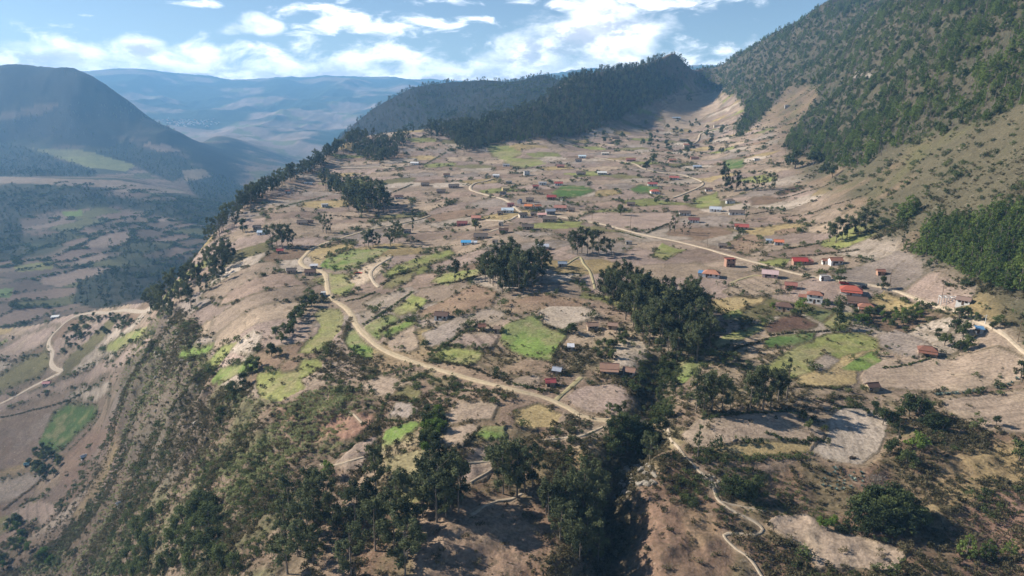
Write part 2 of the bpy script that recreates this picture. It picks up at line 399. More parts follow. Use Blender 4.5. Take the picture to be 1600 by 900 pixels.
# roads: (photo points, half width in metres, name, colour key, label)
ROADS = [
 ([(541, 370), (515, 378), (490, 388), (475, 401), (470, 409), (478, 418), (500, 423), (509, 430), (511, 442), (513, 456), (521, 468), (540, 481), (550, 493), (556, 506), (568, 521), (590, 541), (620, 556), (660, 570), (700, 582), (750, 596), (800, 608), (850, 621), (885, 636), (905, 648), (930, 655), (970, 658), (1005, 660), (1030, 664), (1043, 669)], 1.75, 'dirt_road', 'road'),
 ([(1610, 556), (1575, 528), (1550, 511), (1520, 497), (1480, 483), (1440, 470), (1400, 455), (1362, 446), (1330, 441), (1300, 437), (1260, 431), (1215, 420), (1190, 413), (1150, 402), (1100, 388), (1060, 378), (1020, 370), (980, 361), (940, 351), (910, 346), (880, 340), (850, 336), (822, 334), (807, 338), (792, 345), (760, 344)], 1.45, 'gravel_road', 'pale'),
 ([(770, 280), (757, 284), (745, 286), (736, 291), (736, 297), (745, 301), (756, 304), (772, 308), (790, 313), (802, 322), (815, 333)], 1.7, 'dirt_road', 'pale'),
 ([(1050, 310), (1062, 306), (1076, 300), (1090, 294), (1098, 289), (1096, 284), (1080, 278), (1060, 273), (1030, 270), (1005, 264), (992, 257), (970, 253), (945, 249), (930, 247)], 1.6, 'dirt_road', 'pale'),
 ([(1075, 228), (1088, 222), (1092, 216), (1095, 209), (1110, 204)], 1.9, 'dirt_road', 'pale'),
 ([(262, 477), (240, 480), (200, 485), (165, 489), (148, 488), (125, 491), (107, 501), (92, 514), (79, 528), (76, 540), (82, 553), (80, 567), (86, 576), (97, 581), (80, 590), (50, 605), (20, 622), (-20, 640)], 1.7, 'dirt_road', 'greyroad'),
 ([(787, 356), (775, 359), (764, 363)], 1.6, 'footpath', 'pale'),
 ([(612, 402), (597, 411), (585, 419), (579, 428), (583, 439), (592, 449)], 1.3, 'footpath', 'pale'),
 ([(672, 337), (655, 343), (625, 350), (600, 355), (575, 360), (541, 370)], 1.4, 'footpath', 'road'),
 ([(520, 262), (550, 263), (587, 262), (612, 263), (628, 261), (648, 258)], 1.8, 'footpath', 'pale'),
 ([(1043, 669), (1046, 682), (1052, 692), (1070, 713), (1092, 736), (1108, 748), (1116, 765), (1124, 783), (1150, 801), (1178, 815), (1192, 828), (1180, 836), (1150, 834), (1131, 837), (1150, 858), (1173, 875), (1192, 903)], 0.55, 'footpath', 'chalk'),
 ([(1124, 783), (1150, 790), (1175, 795), (1200, 800)], 0.3, 'footpath', 'chalk'),
 ([(868, 626), (880, 615), (895, 602), (908, 590)], 1.3, 'footpath', 'grasspath'),
 ([(1192, 432), (1175, 432), (1155, 438), (1140, 443)], 1.2, 'footpath', 'grasspath'),
 ([(850, 688), (880, 685), (905, 682), (925, 675), (943, 667)], 0.6, 'footpath', 'pale'),
 ([(735, 805), (760, 790), (778, 783), (800, 780), (815, 772)], 0.6, 'footpath', 'pale'),
 ([(725, 727), (750, 725), (772, 723)], 0.5, 'footpath', 'chalk'),
 ([(735, 756), (755, 744), (772, 733)], 0.4, 'footpath', 'pale'),
 ([(500, 726), (520, 727), (545, 722), (570, 716)], 0.4, 'footpath', 'pale'),
 ([(508, 622), (525, 635), (545, 645), (566, 662)], 0.5, 'footpath', 'pale'),
 ([(883, 415), (905, 402), (912, 412), (922, 425), (930, 452)], 0.9, 'footpath', 'grasspath'),
]
road_pts = []
for pts, hw, nm, ck in ROADS:
    g = [ground(*q) for q in pts]
    # smooth run through the points
    res = []
    for i in range(len(g) - 1):
        p0 = g[max(i - 1, 0)]; p1 = g[i]; p2 = g[i + 1]; p3 = g[min(i + 2, len(g) - 1)]
        n = max(2, int((p2 - p1).length / (1.6 if p1.y < 450 else 4)))
        for k2 in range(n):
            t = k2 / n
            q = 0.5 * ((2 * p1) + (p2 - p0) * t + (2 * p0 - 5 * p1 + 4 * p2 - p3) * t * t + (3 * p1 - 3 * p2 + p3 - p0) * t ** 3)
            res.append((q.x, q.y))
    res.append((g[-1].x, g[-1].y))
    road_pts.append(np.array(res))
# level the land along each road
DROAD = np.full(Z.shape, 1e9)
for r, (pts, hw, nm, ck) in zip(road_pts, ROADS):
    x0, x1, y0, y1 = r[:, 0].min() - 12, r[:, 0].max() + 12, r[:, 1].min() - 12, r[:, 1].max() + 12
    m_ = (XX > x0) & (XX < x1) & (YY > y0) & (YY < y1)
    if not m_.any(): continue
    step = max(1, len(r) // 60)
    rr = r[::step]
    if len(rr) < 2 or not np.allclose(rr[-1], r[-1]): rr = np.vstack([rr, r[-1]])
    dd = seg_dist(XX[m_], YY[m_], [tuple(q) for q in rr])
    DROAD[m_] = np.minimum(DROAD[m_], dd - hw)

zs_ = Z.copy()
for _ in range(8):
    zs_[1:-1, 1:-1] = (zs_[1:-1, 1:-1] + zs_[:-2, 1:-1] + zs_[2:, 1:-1] + zs_[1:-1, :-2] + zs_[1:-1, 2:]) / 5
fr_ = sstep(DROAD, 2.5, .6) * front
Z = Z * (1 - fr_) + zs_ * fr_
# field terraces: outlines read on the photograph, laid on the land; last number = step of the terrace in metres
TAN, PALE, PINK, BROWN, RED, PLOUGH = (.33, .25, .185), (.41, .335, .265), (.315, .235, .19), (.235, .16, .11), (.26, .155, .11), (.115, .07, .052)
GRN, YGRN, DGRN, OLIVE, GOLD, BARE, GREY = (.15, .205, .055), (.235, .24, .085), (.075, .13, .035), (.18, .16, .075), (.36, .27, .135), (.45, .35, .25), (.29, .235, .195)
FIELDS = [
 (GOLD, .2, [(478, 392), (500, 385), (560, 380), (545, 391), (512, 402), (498, 414), (486, 408)]),
 (GRN, .3, [(498, 416), (512, 402), (545, 391), (612, 388), (590, 402), (556, 417), (525, 424)]),
 (YGRN, .2, [(487, 437), (512, 427), (552, 428), (560, 440), (540, 464), (517, 460), (512, 448)]),
 (BARE, .2, [(545, 426), (585, 405), (612, 398), (605, 420), (580, 440), (560, 448), (548, 440)]),
 (YGRN, .5, [(598, 430), (620, 415), (660, 400), (705, 388), (712, 398), (690, 407), (650, 420), (610, 436)]),
 (OLIVE, .4, [(596, 452), (610, 436), (650, 425), (642, 440), (612, 452)]),
 (GREY, .3, [(563, 475), (585, 465), (640, 448), (655, 455), (630, 475), (600, 490), (575, 482)]),
 (GREY, .2, [(563, 487), (585, 482), (592, 494), (567, 507)]),
 (YGRN, .4, [(612, 486), (635, 470), (645, 459), (668, 470), (650, 488), (625, 494)]),
 (GRN, .3, [(567, 512), (590, 498), (612, 490), (628, 497), (602, 515), (590, 534), (575, 522)]),
 (GRN, .5, [(592, 522), (612, 508), (640, 501), (657, 505), (640, 516), (605, 530)]),
 (GRN, -.3, [(540, 518), (552, 512), (565, 528), (582, 545), (585, 562), (570, 560), (548, 546), (537, 532)]),
 (YGRN, -.3, [(490, 492), (500, 481), (530, 482), (537, 495), (532, 515), (515, 535), (500, 545), (495, 552), (465, 552), (478, 535), (495, 520), (500, 505)]),
 (YGRN, -.4, [(400, 600), (402, 582), (435, 575), (450, 562), (500, 558), (503, 572), (470, 592), (478, 605), (440, 625), (405, 622)]),
 (BROWN, -.2, [(433, 572), (450, 560), (470, 562), (462, 576), (440, 580)]),
 (GREY, .3, [(660, 522), (690, 508), (720, 492), (737, 505), (715, 523), (690, 541), (668, 546)]),
 (PINK, .4, [(702, 538), (722, 521), (770, 520), (785, 525), (775, 541), (757, 549), (725, 546)]),
 (YGRN, .2, [(672, 557), (692, 542), (725, 546), (760, 551), (745, 569), (715, 571)]),
 (BROWN, .4, [(650, 490), (690, 470), (740, 445), (775, 455), (770, 480), (740, 490), (710, 495), (670, 500)]),
 (YGRN, .4, [(672, 440), (690, 430), (745, 420), (755, 425), (735, 438), (700, 446)]),
 (TAN, .3, [(600, 536), (620, 522), (650, 510), (655, 546), (640, 553), (615, 549)]),
 (TAN, .2, [(560, 600), (600, 585), (660, 600), (640, 615), (590, 622)]),
 (GRN, .4, [(788, 510), (800, 500), (835, 493), (850, 510), (888, 524), (875, 542), (860, 567), (822, 560), (795, 548), (783, 535)]),
 (PALE, .5, [(838, 488), (860, 480), (920, 480), (945, 495), (920, 502), (888, 513), (885, 521), (850, 508)]),
 (BROWN, .2, [(785, 470), (850, 458), (915, 468), (925, 480), (860, 480), (835, 488), (800, 494), (788, 484)]),
 (PALE, .3, [(960, 540), (980, 527), (1005, 535), (1015, 560), (1000, 575), (960, 570)]),
 (PINK, .3, [(880, 622), (905, 605), (960, 600), (990, 610), (1000, 635), (970, 650), (920, 645)]),
 (TAN, .2, [(790, 598), (830, 585), (848, 590), (845, 602), (810, 608)]),
 (GOLD, -.2, [(800, 640), (840, 628), (880, 645), (870, 665), (830, 668), (805, 660)]),
 (GRN, -.3, [(1050, 580), (1058, 560), (1100, 558), (1092, 580), (1070, 600), (1058, 598)]),
 (YGRN, .2, [(1110, 535), (1150, 518), (1200, 500), (1200, 511), (1160, 530), (1120, 546)]),
 (YGRN, .2, [(1130, 492), (1150, 482), (1162, 488), (1152, 500), (1132, 501)]),
 (GOLD, .2, [(1110, 470), (1160, 462), (1200, 464), (1190, 475), (1130, 490)]),
 (TAN, .3, [(1127, 456), (1150, 440), (1180, 430), (1215, 432), (1225, 461), (1180, 464), (1140, 463)]),
 (PLOUGH, .2, [(1192, 512), (1225, 492), (1250, 492), (1282, 508), (1262, 516), (1200, 523)]),
 (YGRN, .0, [(1185, 575), (1250, 535), (1290, 520), (1340, 518), (1375, 530), (1380, 546), (1340, 560), (1310, 582), (1270, 590), (1235, 592), (1200, 590)]),
 (DGRN, .3, [(1190, 530), (1215, 525), (1272, 519), (1272, 531), (1230, 543), (1195, 546)]),
 (DGRN, .2, [(1255, 490), (1275, 482), (1305, 485), (1300, 500), (1285, 506)]),
 (YGRN, .1, [(1285, 505), (1305, 485), (1335, 490), (1325, 512), (1300, 518)]),
 (GOLD, .2, [(1240, 592), (1270, 582), (1320, 556), (1370, 545), (1376, 560), (1340, 580), (1340, 601), (1290, 606), (1250, 601)]),
 (GRN, .3, [(1315, 577), (1345, 557), (1365, 548), (1377, 565), (1365, 578), (1340, 581)]),
 (GREY, .3, [(1262, 573), (1290, 552), (1312, 562), (1300, 578), (1280, 583)]),
 (GREY, .4, [(1365, 526), (1400, 516), (1450, 535), (1460, 546), (1440, 556), (1425, 560), (1380, 546)]),
 (PALE, .3, [(1425, 516), (1460, 500), (1495, 492), (1500, 505), (1480, 526), (1450, 523)]),
 (GOLD, .2, [(1360, 470), (1380, 455), (1440, 478), (1430, 492), (1390, 490)]),
 (TAN, .3, [(1345, 586), (1378, 561), (1425, 561), (1480, 560), (1560, 540), (1610, 560), (1600, 598), (1500, 613), (1440, 613), (1350, 606)]),
 (TAN, .3, [(1465, 625), (1610, 605), (1610, 680), (1540, 672), (1480, 646)]),
 (TAN, .4, [(1060, 680), (1095, 655), (1170, 645), (1240, 643), (1292, 680), (1270, 702), (1200, 706), (1130, 713), (1080, 700)]),
 (GOLD, .1, [(1100, 700), (1200, 690), (1270, 692), (1265, 706), (1200, 712), (1130, 716)]),
 (PALE, .12, [(1300, 652), (1320, 637), (1355, 638), (1385, 655), (1387, 680), (1372, 706), (1345, 728), (1300, 721), (1268, 702), (1290, 686)]),
 (TAN, .4, [(1195, 820), (1215, 805), (1260, 803), (1300, 830), (1350, 842), (1420, 862), (1400, 897), (1280, 892), (1250, 862)]),
 (RED, .3, [(505, 672), (530, 642), (585, 645), (580, 665), (555, 685), (520, 692)]),
 (PINK, .3, [(525, 727), (560, 692), (588, 675), (592, 692), (565, 732), (545, 740)]),
 (GREY, .4, [(604, 653), (615, 627), (640, 628), (655, 640), (640, 656)]),
 (OLIVE, .2, [(612, 620), (640, 602), (660, 612), (650, 624)]),
 (GRN, .3, [(594, 692), (605, 670), (650, 657), (657, 665), (625, 692), (600, 702)]),
 (GRN, .1, [(605, 747), (612, 725), (650, 717), (657, 740), (650, 775), (625, 770)]),
 (OLIVE, .1, [(600, 715), (660, 700), (690, 730), (670, 780), (640, 790), (615, 770)]),
 (TAN, .4, [(688, 700), (695, 670), (740, 663), (752, 668), (730, 692), (705, 702)]),
 (GRN, .5, [(742, 682), (755, 668), (790, 665), (792, 684), (760, 688)]),
 (PINK, .3, [(718, 762), (725, 702), (770, 695), (775, 732), (760, 752)]),
 (TAN, .3, [(690, 652), (720, 625), (780, 630), (770, 656), (700, 666)]),
 (GRN, -.2, [(276, 555), (290, 542), (335, 535), (333, 546), (310, 559), (280, 564)]),
 (YGRN, -.2, [(320, 572), (345, 540), (372, 533), (350, 562), (335, 582)]),
 (GRN, -.2, [(330, 597), (345, 575), (400, 560), (402, 580), (370, 586), (345, 602)]),
 (GREY, .3, [(300, 539), (312, 528), (335, 524), (338, 534), (310, 541)]),
 (PALE, .3, [(358, 552), (375, 530), (395, 515), (412, 520), (403, 550), (385, 556)]),
 (DGRN, .2, [(60, 692), (85, 640), (110, 628), (155, 635), (150, 655), (125, 677), (95, 707), (70, 707)]),
 (GREY, .3, [(-20, 750), (55, 738), (67, 746), (30, 777), (-20, 795)]),
 (PINK, .3, [(15, 806), (40, 785), (85, 785), (97, 795), (70, 822), (30, 817)]),
 (PALE, .2, [(100, 627), (120, 608), (170, 595), (176, 606), (150, 627)]),
 (PINK, .0, [(-30, 625), (60, 605), (110, 585), (180, 560), (230, 520), (245, 528), (190, 577), (120, 607), (50, 627), (-30, 655)]),
 (YGRN, .0, [(150, 547), (200, 520), (242, 506), (225, 526), (180, 550)]),
 (OLIVE, .0, [(-30, 600), (40, 560), (75, 545), (80, 572), (60, 592), (20, 607), (-30, 625)]),
 (PINK, .0, [(-30, 560), (40, 520), (100, 502), (88, 518), (70, 540), (20, 565)]),
 (YGRN, .0, [(786, 253), (800, 247), (840, 247), (854, 256), (820, 263), (795, 259)]),
 (YGRN, .0, [(757, 224), (800, 229), (816, 240), (795, 251), (770, 246)]),
 (DGRN, .2, [(862, 301), (880, 288), (920, 292), (932, 298), (900, 309), (870, 309)]),
 (DGRN, .2, [(985, 296), (1000, 288), (1030, 292), (1020, 303), (995, 303)]),
 (YGRN, .2, [(1017, 402), (1035, 379), (1050, 387), (1072, 391), (1040, 407)]),
 (YGRN, .1, [(1080, 311), (1120, 300), (1127, 320), (1090, 326)]),
 (DGRN, .1, [(1130, 250), (1162, 247), (1162, 263), (1135, 266)]),
 (YGRN, .0, [(910, 331), (960, 325), (1000, 332), (960, 339)]),
 (PINK, .2, [(893, 341), (930, 332), (1050, 331), (1062, 345), (1020, 362), (960, 360)]),
 (PLOUGH, .0, [(1208, 302), (1240, 290), (1264, 290), (1240, 301), (1218, 306)]),
 (BROWN, .2, [(1208, 361), (1250, 353), (1253, 364), (1215, 369)]),
 (GREY, .1, [(803, 363), (860, 360), (872, 368), (820, 373)]),
 (BROWN, .1, [(1135, 380), (1165, 366), (1192, 370), (1195, 388), (1165, 400), (1140, 390)]),
 (YGRN, .1, [(1180, 410), (1215, 403), (1235, 405), (1225, 418), (1195, 420)]),
 (TAN, .0, [(1030, 170), (1060, 150), (1120, 140), (1130, 165), (1080, 200), (1040, 205)]),
]
PX, PY = project(XX, YY, Z); PXf, PYf = PX.ravel(), PY.ravel()
EDGED = np.full(Z.size, 0, np.float32)
fid = np.full(Z.size, -1, np.int32)
wsc = np.clip(260 / YY, .15, 1.6)
warpx = (wsc * (5.5 * fbm(XX, YY, 20, 5, 81, .6))).ravel(); warpy = (wsc * (3.2 * fbm(XX, YY, 16, 5, 91, .6))).ravel()
for n, (c, st, poly) in enumerate(FIELDS):
    i = inpoly_idx(PXf + warpx, PYf + warpy, poly); fid[i[frontf[i]]] = n
fid = fid.reshape(Z.shape)

# patchwork of small fields over the plateau and the valley floor
def patchwork(X, Y, cw, ch, ang, seed):
    ca, sa = math.cos(ang), math.sin(ang)
    a = (X * ca + Y * sa) / cw; b = (-X * sa + Y * ca) / ch
    a = a + 0.18 * value_noise(a * 1.7, b * 1.7, seed + 5); b = b + 0.18 * value_noise(a * 1.7 + 40, b * 1.7, seed + 6)
    ai = np.floor(a).astype(np.int64); bi = np.floor(b).astype(np.int64)
    def h(i, j, s_):
        n = (i * 73856093 ^ j * 19349663 ^ (seed + s_) * 83492791) & 0x7fffffff
        n = ((n ^ (n >> 15)) * 2246822519) & 0x7fffffff
        return ((n ^ (n >> 13)) & 0xffff) / 65535.0
    d1 = np.full(X.shape, 9.0); d2 = np.full(X.shape, 9.0); cid = np.zeros(X.shape, np.int64)
    for di in (-1, 0, 1):
        for dj in (-1, 0, 1):
            i, j = ai + di, bi + dj
            d = np.maximum(np.abs(a - i - .2 - .6 * h(i, j, 1)) * 1.0, np.abs(b - j - .2 - .6 * h(i, j, 2)))
            new = d < d1
            d2 = np.where(new, d1, np.minimum(d2, d)); cid = np.where(new, (i & 0xffff) * 65536 + (j & 0xffff), cid); d1 = np.where(new, d, d1)
    r = ((cid * 2654435761) >> 7) & 0xffff
    r2 = ((cid * 40503 + 977) * 2654435761 >> 9) & 0xffff
    return r / 65535.0, r2 / 65535.0, (d2 - d1)
r1, r2, ed = patchwork(XX, YY, 46, 34, math.radians(24), 3)
q1, q2, qd = patchwork(XX, YY, 75, 120, math.radians(-15), 9)
q1b, q2b, qdb = patchwork(XX, YY, 160, 260, math.radians(10), 19)
def lerp3(m, a, b): return a * (1 - m[..., None]) + np.asarray(b) * m[..., None]
PAL = np.array([TAN, PINK, PALE, (.29, .21, .16), GREY, (.37, .28, .20), GOLD, BROWN, OLIVE, YGRN], np.float32)
pidx = np.searchsorted([.22, .44, .53, .66, .75, .82, .87, .92, .955], r1)
ALB = PAL[pidx] * (0.70 + 0.34 * r2[..., None])
# wild ground: dry scrub and grass
n_a, n_b, n_c = fbm(XX, YY, 40, 4, 101), fbm(XX, YY, 14, 4, 111), fbm(XX, YY, 90, 3, 121)
wild = lerp3(sstep(n_a, -.25, .35), np.array([.215, .15, .105]) * np.ones(Z.shape + (1,)), (.27, .205, .135))
wild = lerp3(sstep(n_b, .1, .5) * .7, wild, OLIVE)
wild = lerp3(sstep(n_c, .15, .5) * .5, wild, GOLD)
isw = sstep(dist, 370, 250) * .9
plateau_wild = np.maximum(isw, 0)
SCR = np.zeros(Z.shape, np.float32)             # how much scrub grows
ALB = lerp3(plateau_wild, ALB, wild)
SCR = np.maximum(SCR, plateau_wild * .35)
edge = sstep(ed, .10, .02) * (dist > 250) * (dist < 1500) * front
s1, s2, sd = patchwork(XX, YY, 21, 15, math.radians(31), 13)
ALB = ALB * (.86 + .28 * s1[..., None]); ALB = lerp3(sstep(sd, .12, .03) * .5 * (dist > 250) * front * (s2 > .3), ALB, (.13, .10, .06))
gate = sstep(fbm(XX, YY, 60, 2, 131), -.35, .15)
ALB = lerp3(edge * (.35 + .5 * gate), ALB, (.095, .08, .046))
HEDGE = edge * gate
hillside = sstep(U - np.interp(YY, [250, 330, 450, 700, 1000, 1500, 2000], [.80, .66, .50, .40, .36, .33, .28]), 0, .05) * front * (YY > 240)
drys = lerp3(sstep(n_a, -.2, .4), np.array([.175, .125, .082]) * np.ones(Z.shape + (1,)), (.135, .10, .075))
drys = lerp3(sstep(n_b, .05, .45) * .7, drys, (.12, .11, .055))
drys = lerp3(sstep(U + .18 * n_a + .12 * n_b, .40, .56) * .9, drys, (.085, .076, .046))
drys = lerp3(sstep(n_c + .5 * n_b, .2, .5) * sstep(U, .5, .6) * .4, drys, (.12, .115, .042))
ALB = lerp3(hillside, ALB, drys); SCR = np.maximum(SCR, hillside * .6)
slope_c = lerp3(sstep(n_b, -.2, .4), np.array([.18, .13, .092]) * np.ones(Z.shape + (1,)), (.13, .118, .062))
ALB = lerp3(np.clip(ms * 1.1, 0, 1), ALB, slope_c); SCR = np.maximum(SCR, ms)
ALB = lerp3(np.clip(mc, 0, 1) * .7, ALB, (.13, .102, .08))
low_c = lerp3(sstep(n_b, -.2, .3), np.array([.185, .118, .08]) * np.ones(Z.shape + (1,)), (.155, .118, .07))
ALB = lerp3(np.clip(ml, 0, 1) * .9, ALB, low_c); SCR = np.maximum(SCR, ml * .75)
# patches of bare or grassy ground that fade into their surroundings
SOFT = [((.25, .15, .11), 18, .9, [(1480, 832), (1500, 790), (1560, 760), (1650, 765), (1650, 905), (1500, 905)]),
        ((.33, .24, .12), 16, .85, [(1440, 790), (1480, 720), (1520, 700), (1650, 680), (1650, 755), (1540, 765), (1480, 800)]),
        ((.27, .16, .115), 8, .9, [(92, 732), (115, 695), (140, 675), (185, 660), (182, 680), (150, 707), (125, 742), (110, 772), (97, 757)]),
        ((.19, .12, .085), 12, .8, [(1000, 800), (1080, 750), (1110, 800), (1150, 870), (1140, 905), (980, 905)]),
        ((.26, .16, .11), 10, .7, [(420, 640), (480, 625), (560, 640), (530, 680), (470, 700)]),
        ((.27, .19, .14), 10, .7, [(480, 760), (560, 700), (600, 740), (560, 790), (440, 880), (400, 860)]),
        ((.30, .21, .15), 14, .8, [(640, 800), (800, 770), (850, 850), (800, 905), (650, 905)]),
        ((.33, .235, .13), 10, .6, [(1060, 790), (1110, 790), (1130, 840), (1080, 860)]),
        ((.31, .22, .12), 10, .6, [(890, 690), (960, 680), (950, 730), (880, 740)]),
        ((.30, .23, .17), 8, .8, [(860, 640), (890, 645), (960, 670), (930, 700), (850, 700)]),
        ((.19, .13, .10), 30, .6, [(-200, 620), (100, 590), (190, 640), (190, 760), (90, 905), (-200, 905)])]
for c_, nb_, am_, poly in SOFT:
    m_ = blur(mask_poly(poly), nb_) * am_ * (.75 + .5 * n_b)
    ALB = lerp3(np.clip(m_, 0, 1), ALB, c_); SCR = SCR * (1 - .6 * np.clip(m_, 0, 1))
# forest floors
FOREST_HILL = [(690, 190), (700, 214), (735, 232), (765, 224), (790, 222), (830, 216), (870, 214), (905, 211), (935, 198), (965, 186), (1000, 168), (1040, 150), (1062, 136), (1085, 112), (1060, 86), (1000, 92), (920, 100), (870, 140), (800, 172)]
RIGHT_FOREST = [(1085, 132), (1110, 140), (1150, 148), (1165, 175), (1150, 200), (1155, 215), (1195, 180), (1232, 135), (1280, 135), (1275, 160), (1240, 205), (1225, 235), (1250, 240), (1290, 255), (1340, 262), (1390, 232), (1450, 212), (1530, 190), (1650, 140), (1650, -60), (1250, -40), (1150, 60), (1095, 100)]
PINE_GROVE = [(1418, 392), (1440, 402), (1480, 410), (1530, 440), (1560, 456), (1620, 452), (1620, 320), (1570, 335), (1520, 345), (1460, 345)]
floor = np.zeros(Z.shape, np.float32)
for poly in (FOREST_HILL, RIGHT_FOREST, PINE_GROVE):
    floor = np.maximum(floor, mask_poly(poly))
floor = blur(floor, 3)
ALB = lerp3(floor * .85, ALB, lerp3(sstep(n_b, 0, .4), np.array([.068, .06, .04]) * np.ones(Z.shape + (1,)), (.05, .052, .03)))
# steep sides of the forest hill: red rock under the summit
rock = mask_poly([(1030, 110), (1045, 92), (1075, 95), (1095, 112), (1075, 128), (1040, 118)])
ALB = lerp3(blur(rock, 2) * .8, ALB, (.20, .125, .085))
SCR = SCR * (1 - floor * .5)
VPAINT = []
# valley and mountains beyond the edge
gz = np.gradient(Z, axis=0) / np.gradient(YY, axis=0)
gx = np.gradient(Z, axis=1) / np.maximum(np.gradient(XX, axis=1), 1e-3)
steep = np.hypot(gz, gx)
farpal = np.array([(.27, .195, .15), (.24, .175, .135), (.30, .225, .175), (.21, .16, .115), (.16, .155, .07), (.19, .145, .11)], np.float32)
fcol = farpal[np.minimum((q1 * 6).astype(int), 5)] * (.85 + .3 * q2[..., None])
fcol = lerp3(sstep(qd, .09, .015) * .8, fcol, (.055, .065, .035))
fcol = lerp3(sstep(fbm(XX, YY, 300, 4, 141), .02, .28) * .85, fcol, (.06, .072, .038))
fcol = lerp3(sstep(steep, .22, .42), fcol, (.026, .036, .026))  # dark scrub on steep faces, deepened to carry the mountain's shade
VAL = [(1, [(-200, 300), (60, 296), (160, 292), (175, 297), (160, 306), (230, 314), (300, 312), (345, 325), (350, 350), (310, 352), (240, 335), (180, 322), (100, 328), (20, 345), (-200, 350)]),  # dark valley patches: scarp and ravine woods with their shade painted in
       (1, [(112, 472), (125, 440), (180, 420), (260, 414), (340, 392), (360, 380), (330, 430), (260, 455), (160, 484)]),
       (1, [(-200, 330), (30, 340), (38, 372), (20, 405), (-200, 430)]),  # left edge: cast shadow of the mountain beside it, painted dark
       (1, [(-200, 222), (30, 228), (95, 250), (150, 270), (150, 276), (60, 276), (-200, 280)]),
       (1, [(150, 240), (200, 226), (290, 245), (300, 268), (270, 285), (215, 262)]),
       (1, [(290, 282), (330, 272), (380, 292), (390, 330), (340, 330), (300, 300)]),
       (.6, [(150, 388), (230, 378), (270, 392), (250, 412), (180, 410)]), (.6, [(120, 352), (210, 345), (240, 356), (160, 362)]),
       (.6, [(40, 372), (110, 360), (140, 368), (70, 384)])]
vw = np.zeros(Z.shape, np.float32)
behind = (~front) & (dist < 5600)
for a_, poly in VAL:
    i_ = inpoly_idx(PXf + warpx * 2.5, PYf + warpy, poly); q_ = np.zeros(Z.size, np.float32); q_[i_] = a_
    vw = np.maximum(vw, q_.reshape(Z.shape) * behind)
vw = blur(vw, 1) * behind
for c_, poly in (((.27, .27, .10), [(88, 246), (140, 238), (212, 258), (195, 268), (140, 262)]), ((.24, .23, .10), [(50, 232), (120, 234), (160, 242), (90, 246)]), ((.33, .25, .18), [(-50, 274), (120, 280), (190, 282), (270, 296), (300, 302), (180, 300), (160, 292), (60, 288), (-50, 284)]),
                 ((.17, .125, .085), [(-50, 190), (30, 172), (70, 160), (95, 164), (60, 180), (-50, 195)]), ((.31, .23, .17), [(215, 222), (260, 226), (282, 236), (250, 238)]), ((.31, .24, .16), [(285, 266), (320, 264), (330, 276), (290, 284)]),
                 ((.20, .27, .08), [(98, 330), (128, 328), (130, 336), (100, 338)]), ((.26, .25, .10), [(20, 415), (80, 408), (85, 420), (30, 425)]), ((.18, .24, .09), [(-20, 452), (20, 450), (18, 464), (-20, 468)])):
    i_ = inpoly_idx(PXf + warpx * 2, PYf + warpy, poly); q_ = np.zeros(Z.size, bool); q_[i_] = True
    q_ = (q_.reshape(Z.shape) & behind); VPAINT.append((q_, c_))
fcol = lerp3(vw * .9, fcol, (.04, .05, .03))  # shade of the valley patches goes into the colour with the woods
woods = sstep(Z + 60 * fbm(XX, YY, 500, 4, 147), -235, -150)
fcol = lerp3(woods * .95, fcol, (.024, .034, .026))  # woods colour deepened so the mountain face looks shaded
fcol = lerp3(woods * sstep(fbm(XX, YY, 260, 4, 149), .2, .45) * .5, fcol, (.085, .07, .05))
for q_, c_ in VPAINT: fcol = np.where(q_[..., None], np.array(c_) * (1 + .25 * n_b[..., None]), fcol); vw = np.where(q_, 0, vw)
vfar = farpal[np.minimum((q1b * 6).astype(int), 5)]
vfar = lerp3(sstep(fbm(XX, YY, 700, 5, 151), -.2, .05), vfar, (.035, .05, .03))
fcol = lerp3(sstep(dist, 5000, 6000), fcol, vfar)
bt = sstep(over, 0, 12)
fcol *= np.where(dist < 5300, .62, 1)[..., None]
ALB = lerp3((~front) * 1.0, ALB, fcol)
SCR = np.where(front, SCR, 0)
fl = fid >= 0
bord = np.zeros(Z.shape, bool)
for ax in (0, 1):
    for sh in (1, -1):
        nb_ = np.roll(fid, sh, ax); bord |= (fid >= 0) & (nb_ != fid)
bord = sstep(blur(bord.astype(np.float32), 1), .1, .45) * sstep(fbm(XX, YY, 26, 3, 301), -.45, .1)
rsf = np.random.default_rng(5); fang = rsf.uniform(0, math.pi, len(FIELDS)); fper = rsf.uniform(3.5, 6.5, len(FIELDS)); fst = np.array([(.26 if c in (GREY, PINK, PALE) else .2 if c in (TAN, PLOUGH) else .10) for c, s_, p in FIELDS]) * rsf.uniform(.3, 1.1, len(FIELDS))
for i_, (c, s_, p) in enumerate(FIELDS):
    if p[0] == (1127, 456): fang[i_], fper[i_], fst[i_] = .25, 6.5, .42
    if p[0] == (702, 538): fang[i_], fper[i_], fst[i_] = .45, 7.5, .42
    if p[0] == (1425, 516): fang[i_], fper[i_], fst[i_] = .9, 3.6, .36
fi_ = np.maximum(fid, 0)
fco = (XX * np.cos(fang)[fi_] + YY * np.sin(fang)[fi_] + 1.2 * fbm(XX, YY, 20, 2, 311)) / fper[fi_]
furrow = np.where(fl, (np.abs((fco % 1) - .5) < .13) * fst[fi_] * np.clip(1.3 - YY / 900, 0, 1), 0)
fa = np.array([c for c, s_, p in FIELDS], np.float32)[np.maximum(fid, 0)]
fa = fa * (1 + .22 * n_b[..., None])
isg = (fa[..., 1] > fa[..., 0] * .98).astype(np.float32)
fa = lerp3(sstep(fbm(XX, YY, 9, 4, 401), -.05, .5) * (.12 + .5 * isg), fa, (.29, .24, .13))
